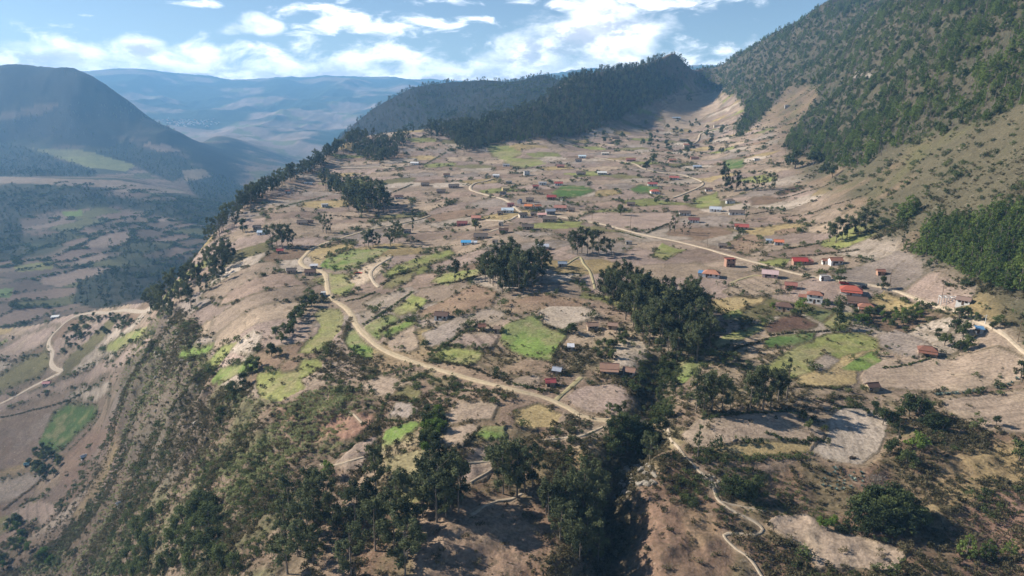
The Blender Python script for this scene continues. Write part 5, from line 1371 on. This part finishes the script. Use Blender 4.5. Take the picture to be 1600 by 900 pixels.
H_(1452, 557, 34, 'brown hipped tile house alone among tan fields at right', ADOBE, (.20, .09, .062), 'hip', 2.5, 7, -10, porch=True, wins=2)
H_(1364, 612, 24, 'weathered adobe hut with brown tile roof above the pale round field', (.40, .31, .20), DTILE, 'gable', 2.3, 6, 24, wins=1, name='hut', cat='hut')
H_(1377, 430, 14, 'small orange adobe hut beside garden trees right of the road', (.42, .25, .17), TILE, 'gable', 2.3, 4, 10, wins=1, name='hut', cat='hut')
H_(1508, 476, 24, 'brown roofed house with white gable behind the unfinished concrete frame', WHITE, (.22, .15, .12), 'gable', 2.4, 6, -24, wins=2)
H_(1532, 521, 11, 'tiny shed with bright blue roof beside the roadside trees', GREYW, BLUE, 'shed', 2.0, 2.6, 0, wins=1, name='shed', cat='shed')
H_(690, 500, 27, 'white house with dark tiled roof alone on the grey ploughed fields', WHITE, DTILE, 'gable', 2.5, 5, -14, wins=3)
H_(753, 517, 13, 'roofed left half of the old adobe farm on the ploughed terrace', ADOBE, TILE, 'gable', 2.3, 5, 8, wins=1, name='hut', cat='hut')
H_(777, 521, 12, 'right half of the old adobe farm, under a lean-to roof', ADOBE, (.20, .14, .10), 'shed', 2.2, 4, -6, wins=1, name='hut', cat='hut')
H_(871, 586, 17, 'shed with grey metal roof above the red roofed one', ADOBE, (.33, .35, .40), 'gable', 2.2, 4.5, -18, wins=1, name='shed', cat='shed')
H_(860, 604, 19, 'small shed with bright crimson roof beside the dirt road', ADOBE, (.40, .09, .09), 'gable', 2.0, 4.5, 8, wins=1, name='shed', cat='shed')
H_(926, 516, 22, 'tiled farmhouse beside the round tree left of the grove', ADOBE, (.34, .22, .16), 'gable', 2.4, 6, 10, wins=2)
H_(958, 515, 18, 'brown tiled outbuilding right of the upper farmhouse', ADOBE, (.30, .19, .14), 'gable', 2.2, 5, -8, wins=1, name='shed', cat='shed')
H_(953, 584, 34, 'big old tiled farmhouse with porch above the stubble field', CREAM, (.29, .17, .12), 'gable', 2.7, 7, -4, porch=True, wins=3)
H_(984, 588, 24, 'tiled wing on the right side of the big old farmhouse', CREAM, (.25, .15, .11), 'gable', 2.5, 6, -20, wins=2)
H_(892, 548, 8, 'tiny pale shack on the scrubby terrace below the green field', GREYW, METAL, 'shed', 1.9, 2.5, 0, wins=1, name='shed', cat='shed')
H_(1054, 455, 12, 'white gabled house half hidden behind the eucalyptus grove', WHITE, TILE, 'gable', 3, 5, 70, wins=1)
H_(879, 417, 15, 'blue-grey roofed hut in the shade of the hilltop clump', GREYW, BLUEG, 'gable', 2.2, 4.5, 0, wins=1, name='hut', cat='hut')
H_(728, 383, 17, 'shed with vivid blue roof on the brown slope left of centre', WHITE, (.06, .27, .50), 'shed', 2.0, 5, 0, wins=1, name='shed', cat='shed')
H_(741, 382, 9, 'white tent-like shelter touching the vivid blue shed', WHITE, (.70, .70, .70), 'gable', 1.8, 4, 0, wins=1, name='shelter', cat='shelter')
H_(505, 463, 6, 'tiny white cabin on the inside of the road bend', WHITE, WHITE, 'flat', 2.2, 2.5, 0, wins=1, name='cabin', cat='cabin')
H_(484, 430, 20, 'dark roofed farmhouse below the road, among bushes at left', ADOBE, DTILE, 'gable', 2.4, 6, -6, wins=2)
H_(490, 420, 12, 'long grey metal roof behind the dark roofed farmhouse', GREYW, METAL, 'shed', 2.2, 4, 0, wins=1, name='shed', cat='shed')
H_(455, 427, 16, 'dark low hut left of the dark roofed farmhouse', ADOBE, DARKR, 'gable', 2.2, 5, 0, wins=1, name='hut', cat='hut')
H_(437, 396, 12, 'small red roofed house left of the dirt road on the plateau', ADOBE, (.45, .09, .08), 'gable', 2.4, 5, 6, wins=1)
H_(408, 367, 15, 'long low house with shiny pale blue metal roof near the plateau edge', WHITE, (.48, .56, .64), 'gable', 2.4, 7, -10, wins=2)
H_(401, 359, 13, 'dark roofed house just behind the pale blue metal roof', ADOBE, DARKR, 'gable', 2.6, 7, 0, wins=1)
H_(449, 302, 8, 'white walled house with reddish roof on the plateau rim', WHITE, TILE, 'gable', 2.6, 6, 0, wins=1)
H_(481, 288, 14, 'long low white shed on the rim terrace at upper left', WHITE, (.6, .6, .6), 'flat', 1.8, 5, 0, wins=2, name='shed', cat='shed')
H_(647, 258, 14, 'long white house among the far fields below the ridge grove', WHITE, (.58, .56, .54), 'shed', 2.8, 7, 0, wins=3)
H_(507, 324, 13, 'small white house with shaded side on the upper left fields', WHITE, (.6, .58, .55), 'flat', 3, 6, 10, wins=1)
H_(472, 351, 18, 'low dark hut on the bare field left of the slim trees', ADOBE, DARKR, 'gable', 2.2, 6, -4, wins=1, name='hut', cat='hut')
H_(485, 349, 9, 'small dark shed right beside the low dark hut', ADOBE, (.12, .09, .08), 'gable', 2.0, 4, 0, wins=1, name='shed', cat='shed')
H_(636, 365, 13, 'dark grey hut below the upper track', GREYW, DARKR, 'gable', 2.2, 6, 0, wins=1, name='hut', cat='hut')
H_(623, 311, 14, 'white walled cottage with dark roof right of the open tree clump', WHITE, DTILE, 'gable', 2.4, 6, 0, wins=1)
H_(664, 291, 14, 'low dark cottage on the upper fields, right of the bank', ADOBE, DARKR, 'gable', 2.4, 6, 0, wins=1)
H_(689, 302, 15, 'dark hut on the field left of the pale road curl', ADOBE, DARKR, 'gable', 2.4, 6, 0, wins=1, name='hut', cat='hut')
H_(709, 294, 18, 'dark farmstead just left of the pale road curl', ADOBE, DARKR, 'gable', 2.6, 7, 0, wins=2)
H_(698, 276, 11, 'pale fronted cottage above the pale road curl', CREAM, DTILE, 'gable', 2.4, 6, 0, wins=1)
H_(775, 277, 11, 'white cottage at the upper end of the pale road', WHITE, METAL, 'shed', 2.4, 6, 0, wins=1)
H_(72, 603, 15, 'pink roofed house on the pale track at far left', CREAM, (.46, .20, .19), 'gable', 2.6, 6, -14, wins=1)
H_(85, 498, 12, 'white roofed cottage above the road bend at far left', GREYW, (.62, .62, .60), 'shed', 2.4, 6, 0, wins=1)
H_(130, 718, 10, 'silver roofed hut on the red-brown slope at left', GREYW, (.52, .55, .60), 'gable', 2.2, 5, 30, wins=1, name='hut', cat='hut')
H_(41, 729, 9, 'small teal roofed hut under the dark trees at left', GREYW, (.25, .42, .40), 'gable', 2.0, 5, 10, wins=1, name='hut', cat='hut')
H_(186, 793, 10, 'small grey hut on the scrub slope at lower left', GREYW, (.36, .39, .43), 'gable', 2.2, 3.5, 30, wins=1, name='hut', cat='hut')
# the village round the bend of the road
H_(823, 274, 11, 'white two-storey house standing clear above the village', WHITE, GREYW, 'flat', 2.6, 6, 8, floors=2)
H_(791, 260, 12, 'flat white house beside the yellow field behind the village', WHITE, (.6, .6, .6), 'flat', 2.6, 7, 0, wins=2)
H_(795, 287, 11, 'pale tan house left of the village at the road', CREAM, GREYW, 'flat', 2.6, 6, 0, wins=2)
H_(790, 298, 14, 'yellow house at the left entry of the village', YEL, (.45, .35, .22), 'gable', 3.2, 7, 10, wins=2)
H_(786, 304, 12, 'grey block in front of the yellow house', GREYW, DARKR, 'flat', 2.6, 6, 0, wins=2)
H_(848, 289, 14, 'white house with flat roof in the upper village', WHITE, METAL, 'flat', 2.8, 7, 0, wins=2)
H_(873, 290, 14, 'white house with dark red roof right of the flat white one', WHITE, (.30, .07, .06), 'gable', 2.6, 7, 0, wins=2)
H_(837, 294, 10, 'small dark red roofed house below the flat white one', BRICK, (.26, .08, .07), 'gable', 2.4, 6, 0, wins=1)
H_(862, 312, 18, 'dark red roofed house at the upper right of the village', BRICK, (.28, .06, .055), 'gable', 2.8, 7, -6, wins=2)
H_(879, 314, 9, 'white gabled house right of the dark red roof', WHITE, DTILE, 'gable', 2.8, 6, 60, wins=1)
H_(798, 323, 12, 'pink house on the left side of the village core', (.55, .26, .25), (.36, .15, .14), 'flat', 3.0, 6, 0, wins=2, floors=1)
H_(812, 318, 10, 'white gable-fronted house at the back of the village core', WHITE, METAL, 'gable', 3.2, 7, 70, wins=1)
H_(828, 316, 14, 'dark long roof at the back of the village core', ADOBE, DARKR, 'gable', 3.0, 7, -10, wins=2)
H_(826, 327, 15, 'cream house with orange tile roof in the village core', CREAM, (.55, .19, .08), 'gable', 3.2, 7, -14, wins=2)
H_(840, 327, 13, 'pale house with orange roof next to the cream one', WHITE, (.50, .20, .10), 'gable', 3.2, 7, 20, wins=2)
H_(793, 333, 21, 'wide white house with bluish metal roof at the village front', WHITE, (.42, .48, .54), 'shed', 2.8, 8, 0, wins=3)
H_(782, 336, 10, 'small dark roofed house left of the bluish metal roof', ADOBE, DARKR, 'gable', 2.4, 6, 0, wins=1)
H_(817, 340, 16, 'cream fronted house with dark roof at the road junction', CREAM, DARKR, 'gable', 2.8, 7, 16, wins=2)
H_(834, 338, 11, 'dark roofed house behind the pink roof at the junction', ADOBE, DARKR, 'gable', 2.8, 6, -8, wins=1)
H_(847, 340, 15, 'house with pale pink metal roof at the village front', CREAM, (.56, .32, .28), 'shed', 2.6, 7, 0, wins=2)
H_(860, 335, 18, 'grey metal roofed hall in the right half of the village', GREYW, (.27, .29, .33), 'gable', 3.2, 8, 10, wins=2)
H_(876, 329, 24, 'long house with red-brown tile roof on the right of the village', CREAM, (.36, .17, .13), 'gable', 2.8, 7, -8, wins=3)
H_(893, 331, 11, 'small dark hut at the right end of the village', ADOBE, DARKR, 'gable', 2.4, 6, 0, wins=1, name='hut', cat='hut')
H_(859, 347, 26, 'long dark roofed building just below the village road', ADOBE, DARKR, 'gable', 2.8, 7, -6, wins=3)
H_(744, 345, 18, 'salmon roofed house left of the village by the round tree', (.50, .30, .22), (.48, .22, .16), 'gable', 3, 7, -6, wins=2)
H_(722, 353, 18, 'low dark red house at the far left of the village', (.30, .11, .10), (.24, .08, .075), 'gable', 2.4, 6, 0, wins=2)
H_(783, 353, 8, 'narrow cream house below the village road', CREAM, CREAM, 'flat', 3.2, 5, 0, wins=1)
H_(787, 364, 16, 'brown hut below the narrow cream house', ADOBE, DTILE, 'gable', 2.4, 6, 0, wins=1, name='hut', cat='hut')
H_(825, 359, 20, 'dark brown house alone below the village', ADOBE, DARKR, 'gable', 2.6, 7, 0, wins=2)
H_(751, 374, 24, 'dark farm roofs below the round tree, left of the village', ADOBE, DARKR, 'gable', 2.6, 7, -4, wins=2)
H_(774, 381, 10, 'pale ruined house above the hilltop clump', CREAM, (.3, .25, .2), 'flat', 2.4, 5, 0, wins=1)
H_(849, 390, 19, 'grey metal roofed shed at the top of the hilltop clump', GREYW, (.34, .36, .40), 'shed', 2.2, 6, 0, wins=1, name='shed', cat='shed')
H_(851, 397, 14, 'brown shed just below the grey metal shed', ADOBE, (.22, .12, .09), 'gable', 2.0, 5, 0, wins=1, name='shed', cat='shed')
H_(894, 375, 6, 'tiny white hut left of the trees below the pale road', WHITE, GREYW, 'flat', 2.6, 3.5, 0, wins=1, name='hut', cat='hut')
H_(983, 382, 11, 'small pale block hut on the dry field below the road', CREAM, GREYW, 'flat', 2.0, 4, 0, wins=1, name='hut', cat='hut')
H_(1024, 303, 18, 'white house with bright red roof beside the dark green plot', WHITE, (.40, .12, .08), 'hip', 2.8, 8, 8, wins=2)
H_(1020, 291, 16, 'white house with crimson roof above the bright red one', WHITE, (.33, .10, .09), 'gable', 2.6, 7, 0, wins=2)
H_(1054, 281, 18, 'long white house with red roof beside the far road loop', WHITE, (.36, .12, .10), 'gable', 2.6, 7, -6, wins=2)
H_(941, 273, 16, 'long pale roofed shed right of the trees beyond the village', GREYW, (.52, .52, .50), 'shed', 2.4, 7, 0, wins=2, name='shed', cat='shed')
H_(908, 274, 16, 'dark roofed farmhouse with trees beyond the village', ADOBE, DARKR, 'gable', 2.6, 7, 0, wins=2)
H_(876, 262, 13, 'reddish brown cottage between the yellow field and the far road', BRICK, (.27, .12, .10), 'gable', 2.4, 7, 0, wins=1)
H_(910, 247, 13, 'house with pale blue roof at the far road end', WHITE, (.45, .55, .60), 'shed', 2.8, 8, 0, wins=2)
H_(904, 253, 11, 'grey house in front of the pale blue roof', GREYW, DARKR, 'gable', 2.6, 7, 0, wins=1)
H_(946, 242, 13, 'cream house on the far fields left of a tree', CREAM, (.45, .40, .34), 'shed', 2.6, 8, 0, wins=2)
H_(986, 252, 16, 'long red-brown roofed house on the far road', BRICK, (.25, .10, .08), 'gable', 2.6, 8, 0, wins=2)
H_(1051, 253, 12, 'brick cottage among the far trees', BRICK, TILE, 'gable', 2.8, 8, 0, wins=1)
H_(1086, 249, 14, 'brick fronted house at the right of the far trees', (.45, .25, .19), TILE, 'flat', 2.8, 8, 0, wins=2)
H_(1090, 263, 14, 'blue-grey roofed shed beside the green patch', GREYW, BLUEG, 'shed', 2.4, 7, 0, wins=1, name='shed', cat='shed')
H_(1075, 229, 14, 'brown house below the uppermost track', CREAM, TILE, 'gable', 3, 9, 0, wins=2)
H_(1088, 229, 11, 'dark house right of the brown one on the uppermost track', ADOBE, DARKR, 'gable', 2.8, 8, 0, wins=1)
H_(1057, 186, 14, 'bluish roofed farm farthest up the valley', GREYW, BLUEG, 'gable', 3, 10, 0, wins=1)
H_(1122, 198, 13, 'pale house at the foot of the right-hand wood, far up', CREAM, (.5, .45, .4), 'flat', 3, 9, 0, wins=1)
H_(1068, 221, 12, 'dark roofs among bushes below the farthest farm', ADOBE, DARKR, 'gable', 3, 9, 0, wins=1)
H_(962, 217, 13, 'dark roofed farm among bushes under the forested hill', ADOBE, DARKR, 'gable', 3, 9, 0, wins=1)
H_(1231, 168, 9, 'grey ruin on the bare clearing of the wooded mountain', GREYW, GREYW, 'flat', 4.0, 7, 0, wins=1)
H_(1119, 331, 22, 'white house with shiny grey metal roof on the dry slope', WHITE, (.46, .49, .54), 'gable', 2.6, 7, -10, wins=2)
H_(1142, 318, 15, 'dark roofed white cottage above the shiny metal roof', WHITE, DARKR, 'hip', 2.8, 6, 0, wins=1)
H_(1152, 336, 26, 'long dark roofed house with white walls right of the metal roof', WHITE, DARKR, 'gable', 2.4, 6, -4, wins=3)
H_(1160, 359, 23, 'long house with vivid red roof alone on the dry slope', (.45, .40, .38), (.36, .09, .075), 'gable', 2.4, 7, -4, wins=3)
H_(1130, 388, 15, 'dark hut near the upper side of the road', ADOBE, DARKR, 'gable', 2.2, 5, -10, wins=1, name='hut', cat='hut')
H_(1218, 383, 17, 'white house with orange-red roof at the edge of the tan field', WHITE, (.52, .17, .09), 'gable', 2.4, 7, -8, wins=2)
H_(1202, 380, 9, 'blue-grey shed joined left of the orange-red roof', (.45, .5, .55), BLUEG, 'shed', 2.0, 4, 0, wins=1, name='shed', cat='shed')
H_(1108, 299, 12, 'white walled hut by the far road loop, right', WHITE, DTILE, 'gable', 2.4, 6, 0, wins=1, name='hut', cat='hut')
H_(1183, 251, 9, 'small white hut at the foot of the wooded slope', WHITE, GREYW, 'flat', 2.4, 5, 0, wins=1, name='hut', cat='hut')
H_(1071, 337, 19, 'white walled house with dark roof left of the shiny metal roof', WHITE, DARKR, 'gable', 2.4, 6, 0, wins=2)
H_(1085, 348, 20, 'dark reddish roofed farm among trees above the road', WHITE, (.17, .07, .06), 'gable', 2.4, 6, -6, wins=2)
H_(986, 322, 14, 'dark hut with bush on the field right of the village', ADOBE, DARKR, 'gable', 2.4, 6, 0, wins=1, name='hut', cat='hut')
print('houses', len([o for o in COL.objects if o.get('category') in ('house', 'hut', 'shed')]), round(time.time() - T0, 1))

# unfinished white concrete frame beside the brown roofed house
g = ground(1483, 474); r = link('concrete_frame', None); r.location = (g.x, g.y, g.z); r.rotation_euler = (0, 0, math.radians(-14))
set_props(r, 'unfinished white concrete frame of posts and beams beside the road', 'frame')
for ix in range(4):
    for iy in range(2):
        c, f = boxes([(-3.6 + 2.4 * ix - .14, iy * 3.4 - .14, -1.5, -3.6 + 2.4 * ix + .14, iy * 3.4 + .14, 2.6)]); link('column', pymesh('column', c, f, M_WHITEP), r)
for iy in range(2):
    c, f = boxes([(-3.9, iy * 3.4 - .16, 2.603, 3.9, iy * 3.4 + .16, 2.9)]); link('beam', pymesh('beam', c, f, M_WHITEP), r)
for ix in range(4):
    c, f = boxes([(-3.6 + 2.4 * ix - .12, .163, 2.61, -3.6 + 2.4 * ix + .12, 3.237, 2.85)]); link('cross_beam', pymesh('cross_beam', c, f, M_WHITEP), r)
# vehicles by the road
def vehicle(name, px, py, label, cat, col, L, pick, rot):
    g = ground(px, py); r = link(name, None); r.location = (g.x, g.y, g.z + .1); r.rotation_euler = (0, 0, math.radians(rot)); set_props(r, label, cat)
    paint = simple_mat('car_paint', col, .03, .35)
    def loft(prof, hw):
        co = []; n = len(prof)
        for s_ in (-1, 1): co += [(x, s_ * (hw - (.16 if z > 1.05 else 0)), z) for x, z in prof]
        fa = [tuple(range(n - 1, -1, -1)), tuple(range(n, 2 * n))] + [(i, (i + 1) % n, (i + 1) % n + n, i + n) for i in range(n)]
        return co, fa
    a_ = L / 2
    link('body', pymesh('body', *loft([(-a_, .35), (a_, .35), (a_, .8), (a_ * .9, .95), (-a_, .98)], .86), paint), r)
    prof = [(a_ * .5, .96), (a_ * .3, 1.5), (-a_ * .05, 1.5), (-a_ * .1, .97)] if pick else [(a_ * .45, .96), (a_ * .2, 1.46), (-a_ * .55, 1.46), (-a_ * .85, .97)]
    link('cabin', pymesh('cabin', *loft(prof, .8), paint if not pick else paint), r)
    c, f = boxes([(-a_ * .05 if pick else -a_ * .5, -.84, 1.06, a_ * .3, .84, 1.4)]); link('side_window', pymesh('side_window', c, f, M_GLASS), r)
    if pick:
        c, f = boxes([(-a_ + .05, -.86, .985, -a_ * .14, -.78, 1.3), (-a_ + .05, .78, .985, -a_ * .14, .86, 1.3), (-a_ + .05, -.775, .985, -a_ + .12, .775, 1.3)]); link('cargo_bed', pymesh('cargo_bed', c, f, paint), r)
    for sx in (-.62, .62):
        for sy in (-1, 1):
            tc, tf = tubes([([(sx * a_, sy * .74, .32), (sx * a_, sy * .92, .32)], .32, .32)], 10)
            link('wheel', mesh_np('wheel', tc, tf, M_TYRE), r)
M_TYRE = simple_mat('tyre', (.02, .02, .02), .05, .8)
vehicle('car', 1348, 450, 'dark car parked on the road above the red tiled house', 'car', (.02, .02, .025), 4.2, False, 20)
vehicle('pickup_truck', 1319, 444, 'red pickup truck parked between the white house and the red tiled house', 'truck', (.45, .05, .04), 5.0, True, -16)
# small things
def tag_mesh(name, px, py, co, fa, mat, label, cat, rot=0):
    g = ground(px, py); o = link(name, pymesh(name, co, fa, mat)); o.location = g; o.rotation_euler = (0, 0, math.radians(rot)); set_props(o, label, cat); return o
def pole(px, py, hpx, label, mat, arm=True, name='utility_pole'):
    g = ground(px, py); hh = hpx * g.y / F
    r = link(name, None); r.location = g; set_props(r, label, 'pole', 'poles across the plateau')
    tc, tf = tubes([([(0, 0, -.6), (0, 0, hh)], .16, .09)], 6); link('post', mesh_np('post', tc, tf, mat, True), r)
    if arm:
        c, f = boxes([(-.9, -.06, hh - .7, .9, .06, hh - .55)]); link('crossarm', pymesh('crossarm', c, f, mat), r)
pole(1539, 506, 16, 'white post beside the blue roofed shed on the road', M_WHITEP)
pole(692, 493, 12, 'pale pole behind the white house on the ploughed field', M_WHITEP, False)
pole(905, 668, 28, 'thin bare pole left of the stream crossing', M_POST)
for i, (px, py) in enumerate([(1590, 537), (1470, 478), (1390, 450), (1310, 436), (1235, 422), (1170, 407), (1105, 388), (1045, 373), (985, 360), (925, 347)]):
    pole(px, py - 3, 9.5 * 1067 / ground(px, py).y, ('rightmost' if i == 0 else ORD[i].replace('from left', 'from the right')) + ' of ten wooden poles along the pale road', M_POST)
pole(1252, 454, 14, 'pole between the small red house and the white one', M_POST)
for i, (px, hp) in enumerate([(102, 10), (119, 6)]):
    g = ground(px, 119); hh = hp * g.y / F
    r = link('radio_mast', None); r.location = (g.x, g.y, g.z); set_props(r, ['taller radio mast on the summit across the valley', 'shorter radio mast right of the taller one across the valley'][i], 'mast', 'masts on the summit')
    tc, tf = tubes([([(0, 0, -2), (0, 0, hh)], 1.1, .5)], 5); link('post', mesh_np('post', tc, tf, M_POST), r)
    c, f = boxes([(-2.4, -.5, hh * .72, 2.4, .5, hh * .86)]); link('antenna', pymesh('antenna', c, f, M_POST), r)
# red cloth lying by the dug patch
n = 9; xs, ys = np.meshgrid(np.linspace(-3, 3, n), np.linspace(-1.6, 1.6, 6)); zz = .35 + .3 * fbm(xs * 3 + 50, ys * 3, 2.5, 2, 7) + .35 * np.exp(-(xs / 1.5) ** 2)
idx = np.arange(xs.size).reshape(xs.shape); q = np.stack([idx[:-1, :-1], idx[:-1, 1:], idx[1:, 1:], idx[1:, :-1]], -1).reshape(-1, 4)
g = ground(559, 427); o = link('tarpaulin', mesh_np('tarpaulin', np.stack([xs, ys, zz], -1).reshape(-1, 3), q, simple_mat('red_cloth', (.5, .08, .05), .05, .6), True)); o.location = g
set_props(o, 'crumpled red tarpaulin on the bare patch beside the road', 'tarpaulin')
# grazing animal on the tan field: body, neck, head and legs in one skin
def animal(px, py, hgt, label, col, rot):
    s_ = hgt / 1.3
    pts = {'rump': (-.75, 0, 1.0, .30), 'belly': (-.1, 0, .95, .36), 'chest': (.55, 0, 1.0, .32), 'neck': (.95, 0, 1.05, .2), 'head': (1.3, 0, .75, .15), 'nose': (1.5, 0, .5, .09)}
    names = list(pts); co = [pts[k_][:3] for k_ in names]; rad = [pts[k_][3] for k_ in names]; ed = [(i, i + 1) for i in range(5)]
    for root, x in ((0, -.78), (2, .55)):
        for sy in (-.2, .2):
            b = len(co); co += [(x, sy, .62), (x + .05, sy, .32), (x, sy, .02)]; rad += [.12, .07, .07]; ed += [(root, b), (b, b + 1), (b + 1, b + 2)]
    b = len(co); co += [(-1.05, 0, .85), (-1.1, 0, .5)]; rad += [.05, .04]; ed += [(0, b), (b, b + 1)]
    me = bpy.data.meshes.new('cow'); me.from_pydata([tuple(v * s_ for v in c) for c in co], ed, []); me.materials.append(simple_mat('hide', col, .05, .8))
    g = ground(px, py); o = link('cow', me); o.location = g; o.rotation_euler = (0, 0, math.radians(rot))
    sk = o.modifiers.new('skin', 'SKIN'); su = o.modifiers.new('smooth', 'SUBSURF'); su.levels = su.render_levels = 1
    for i, v in enumerate(me.skin_vertices[0].data): v.radius = (rad[i] * s_,) * 2; v.use_root = (i == 1)
    set_props(o, label, 'cow')
animal(1149, 692, 1.35, 'small dark grey cow grazing on the tan field right of the feathery tree', (.05, .05, .05), 20)
animal(1187, 325, 1.4, 'tan cow on the dry slope beside a hedge', (.3, .19, .1), -30)
# burnt heap on the pale round field
co, fa = leaves([(0, 0, .25, .8), (.9, .2, .2, .6), (-.6, -.2, .2, .55)], 260, .4, np.random.default_rng(3), .7, .2)
o = link('brush_heap', mesh_np('brush_heap', co, fa, simple_mat('dry_brush', (.06, .045, .035), .1))); o.location = ground(1331, 716); set_props(o, 'dark heap of cut brush on the pale round field', 'brush heap')
# rocks on the lip of the ravine and on the slopes
M_ROCK = simple_mat('pale_rock', (.27, .235, .19), .3, .9, .9, (.16, .13, .1), .8)
def rock_mesh(seed):
    bm = bmesh.new(); bmesh.ops.create_icosphere(bm, subdivisions=2, radius=1)
    rs = np.random.default_rng(seed); o_ = rs.random(3) * 50
    for v in bm.verts:
        k_ = 1 + .45 * float(fbm(np.array([v.co.x * 1.7 + o_[0] + v.co.z]), np.array([v.co.y * 1.7 + o_[1]]), 1.0, 2, seed))
        v.co = Vector((v.co.x * 1.2, v.co.y, v.co.z * .75)) * k_
    me = bpy.data.meshes.new('rock'); bm.to_mesh(me); bm.free(); me.materials.append(M_ROCK); return me
ROCK = [rock_mesh(i) for i in range(4)]
def rocks(poly, n, lo, hi, label, group):
    for x, y in poly_points(poly, n, lo * .8):
        o = link('rock', ROCK[rng.integers(4)]); s_ = rng.uniform(lo, hi); o.location = (x, y, float(ground_z(x, y)) + s_ * .1); o.scale = (s_, s_ * rng.uniform(.6, 1), s_ * rng.uniform(.6, 1.1)); o.rotation_euler = (0, 0, rng.uniform(0, 6.28))
        set_props(o, label, 'rock', group)
rocks([(962, 740), (975, 725), (1000, 722), (1030, 730), (1035, 745), (1010, 760), (985, 772), (968, 765)], 46, .5, 1.5, 'pale craggy rock on the lip of the dark ravine', 'rocks on the ravine lip')
rocks([(1090, 735), (1105, 738), (1120, 750), (1122, 762), (1108, 760), (1095, 748)], 30, .25, .7, 'pale stone beside the upper bend of the chalk path', 'stones beside the chalk path')
rocks([(200, 560), (262, 485), (300, 580), (330, 650), (260, 700), (200, 640)], 60, .5, 1.6, 'grey rock jutting from the steep cliff slope at left', 'rocks of the left cliff')
rocks([(1335, 118), (1352, 112), (1365, 118), (1360, 124), (1340, 126)], 10, 3, 6, 'pale rock outcrop high on the wooded mountain', 'high outcrops on the mountain')
rocks([(1415, 80), (1435, 78), (1438, 88), (1420, 90)], 6, 3, 5, 'pale rock showing above the mountain woods near the top', 'upper outcrops on the mountain')
# the distant town: tiny houses catching the sun
M_TOWN = [simple_mat('town_wall', c, .3) for c in ((.62, .58, .52), (.50, .42, .36), (.45, .28, .22))]
def town_mesh(i):
    c, f = boxes([(-6, -5, -3, 6, 5, 6)]); b = len(c); c += [(-6.4, -5.4, 6.01), (6.4, -5.4, 6.01), (6.4, 5.4, 6.01), (-6.4, 5.4, 6.01), (-6.4, 0, 8.6), (6.4, 0, 8.6)]
    f += [(b, b + 1, b + 5, b + 4), (b + 2, b + 3, b + 4, b + 5), (b + 1, b + 2, b + 5), (b + 3, b, b + 4)]
    return pymesh('town_house', c, f, M_TOWN[i])
TOWN = [town_mesh(i) for i in range(3)]
for k_ in range(110):
    px, py = rng.normal(295, 22), rng.normal(192, 3.2)
    if not 248 < px < 345: continue
    g = ground(px, py)
    o = link('town_house', TOWN[rng.integers(3)]); o.location = (g.x, g.y, g.z); o.rotation_euler = (0, 0, rng.uniform(-.6, .6)); o.scale = (rng.uniform(.8, 1.8), 1, rng.uniform(.7, 1.2))
    set_props(o, 'tiny pale house in the hazy town far down the valley', 'house', 'houses of the far town')

# ------------------------------------------------------------------ air
def haze_box():
    lo, hi = (-17500, -400, float(Z.min()) - 3), (17500, 14250, max(float(Z.max()) + 25, 300))
    c, f = boxes([(*lo, *hi)])
    m = bpy.data.materials.new('haze'); m.use_nodes = True; t = m.node_tree; t.nodes.clear()
    pv = t.nodes.new('ShaderNodeVolumePrincipled'); pv.inputs['Density'].default_value = 0.85e-4
    pv.inputs['Color'].default_value = (.28, .60, 1.0, 1); pv.inputs['Anisotropy'].default_value = .1
    out = t.nodes.new('ShaderNodeOutputMaterial'); t.links.new(pv.outputs[0], out.inputs['Volume'])
    o = link('haze', pymesh('haze', c, f, m)); o['kind'] = 'stuff'; o['label'] = 'pale blue haze filling the valley air'
haze_box()
for o in COL.objects:
    if len(o.get('label', '').split()) > 16: print('LONG', o.name, o['label'])
print('zrange', Z.min(), Z.max(), 'objects', len(COL.objects), round(time.time() - T0, 1))
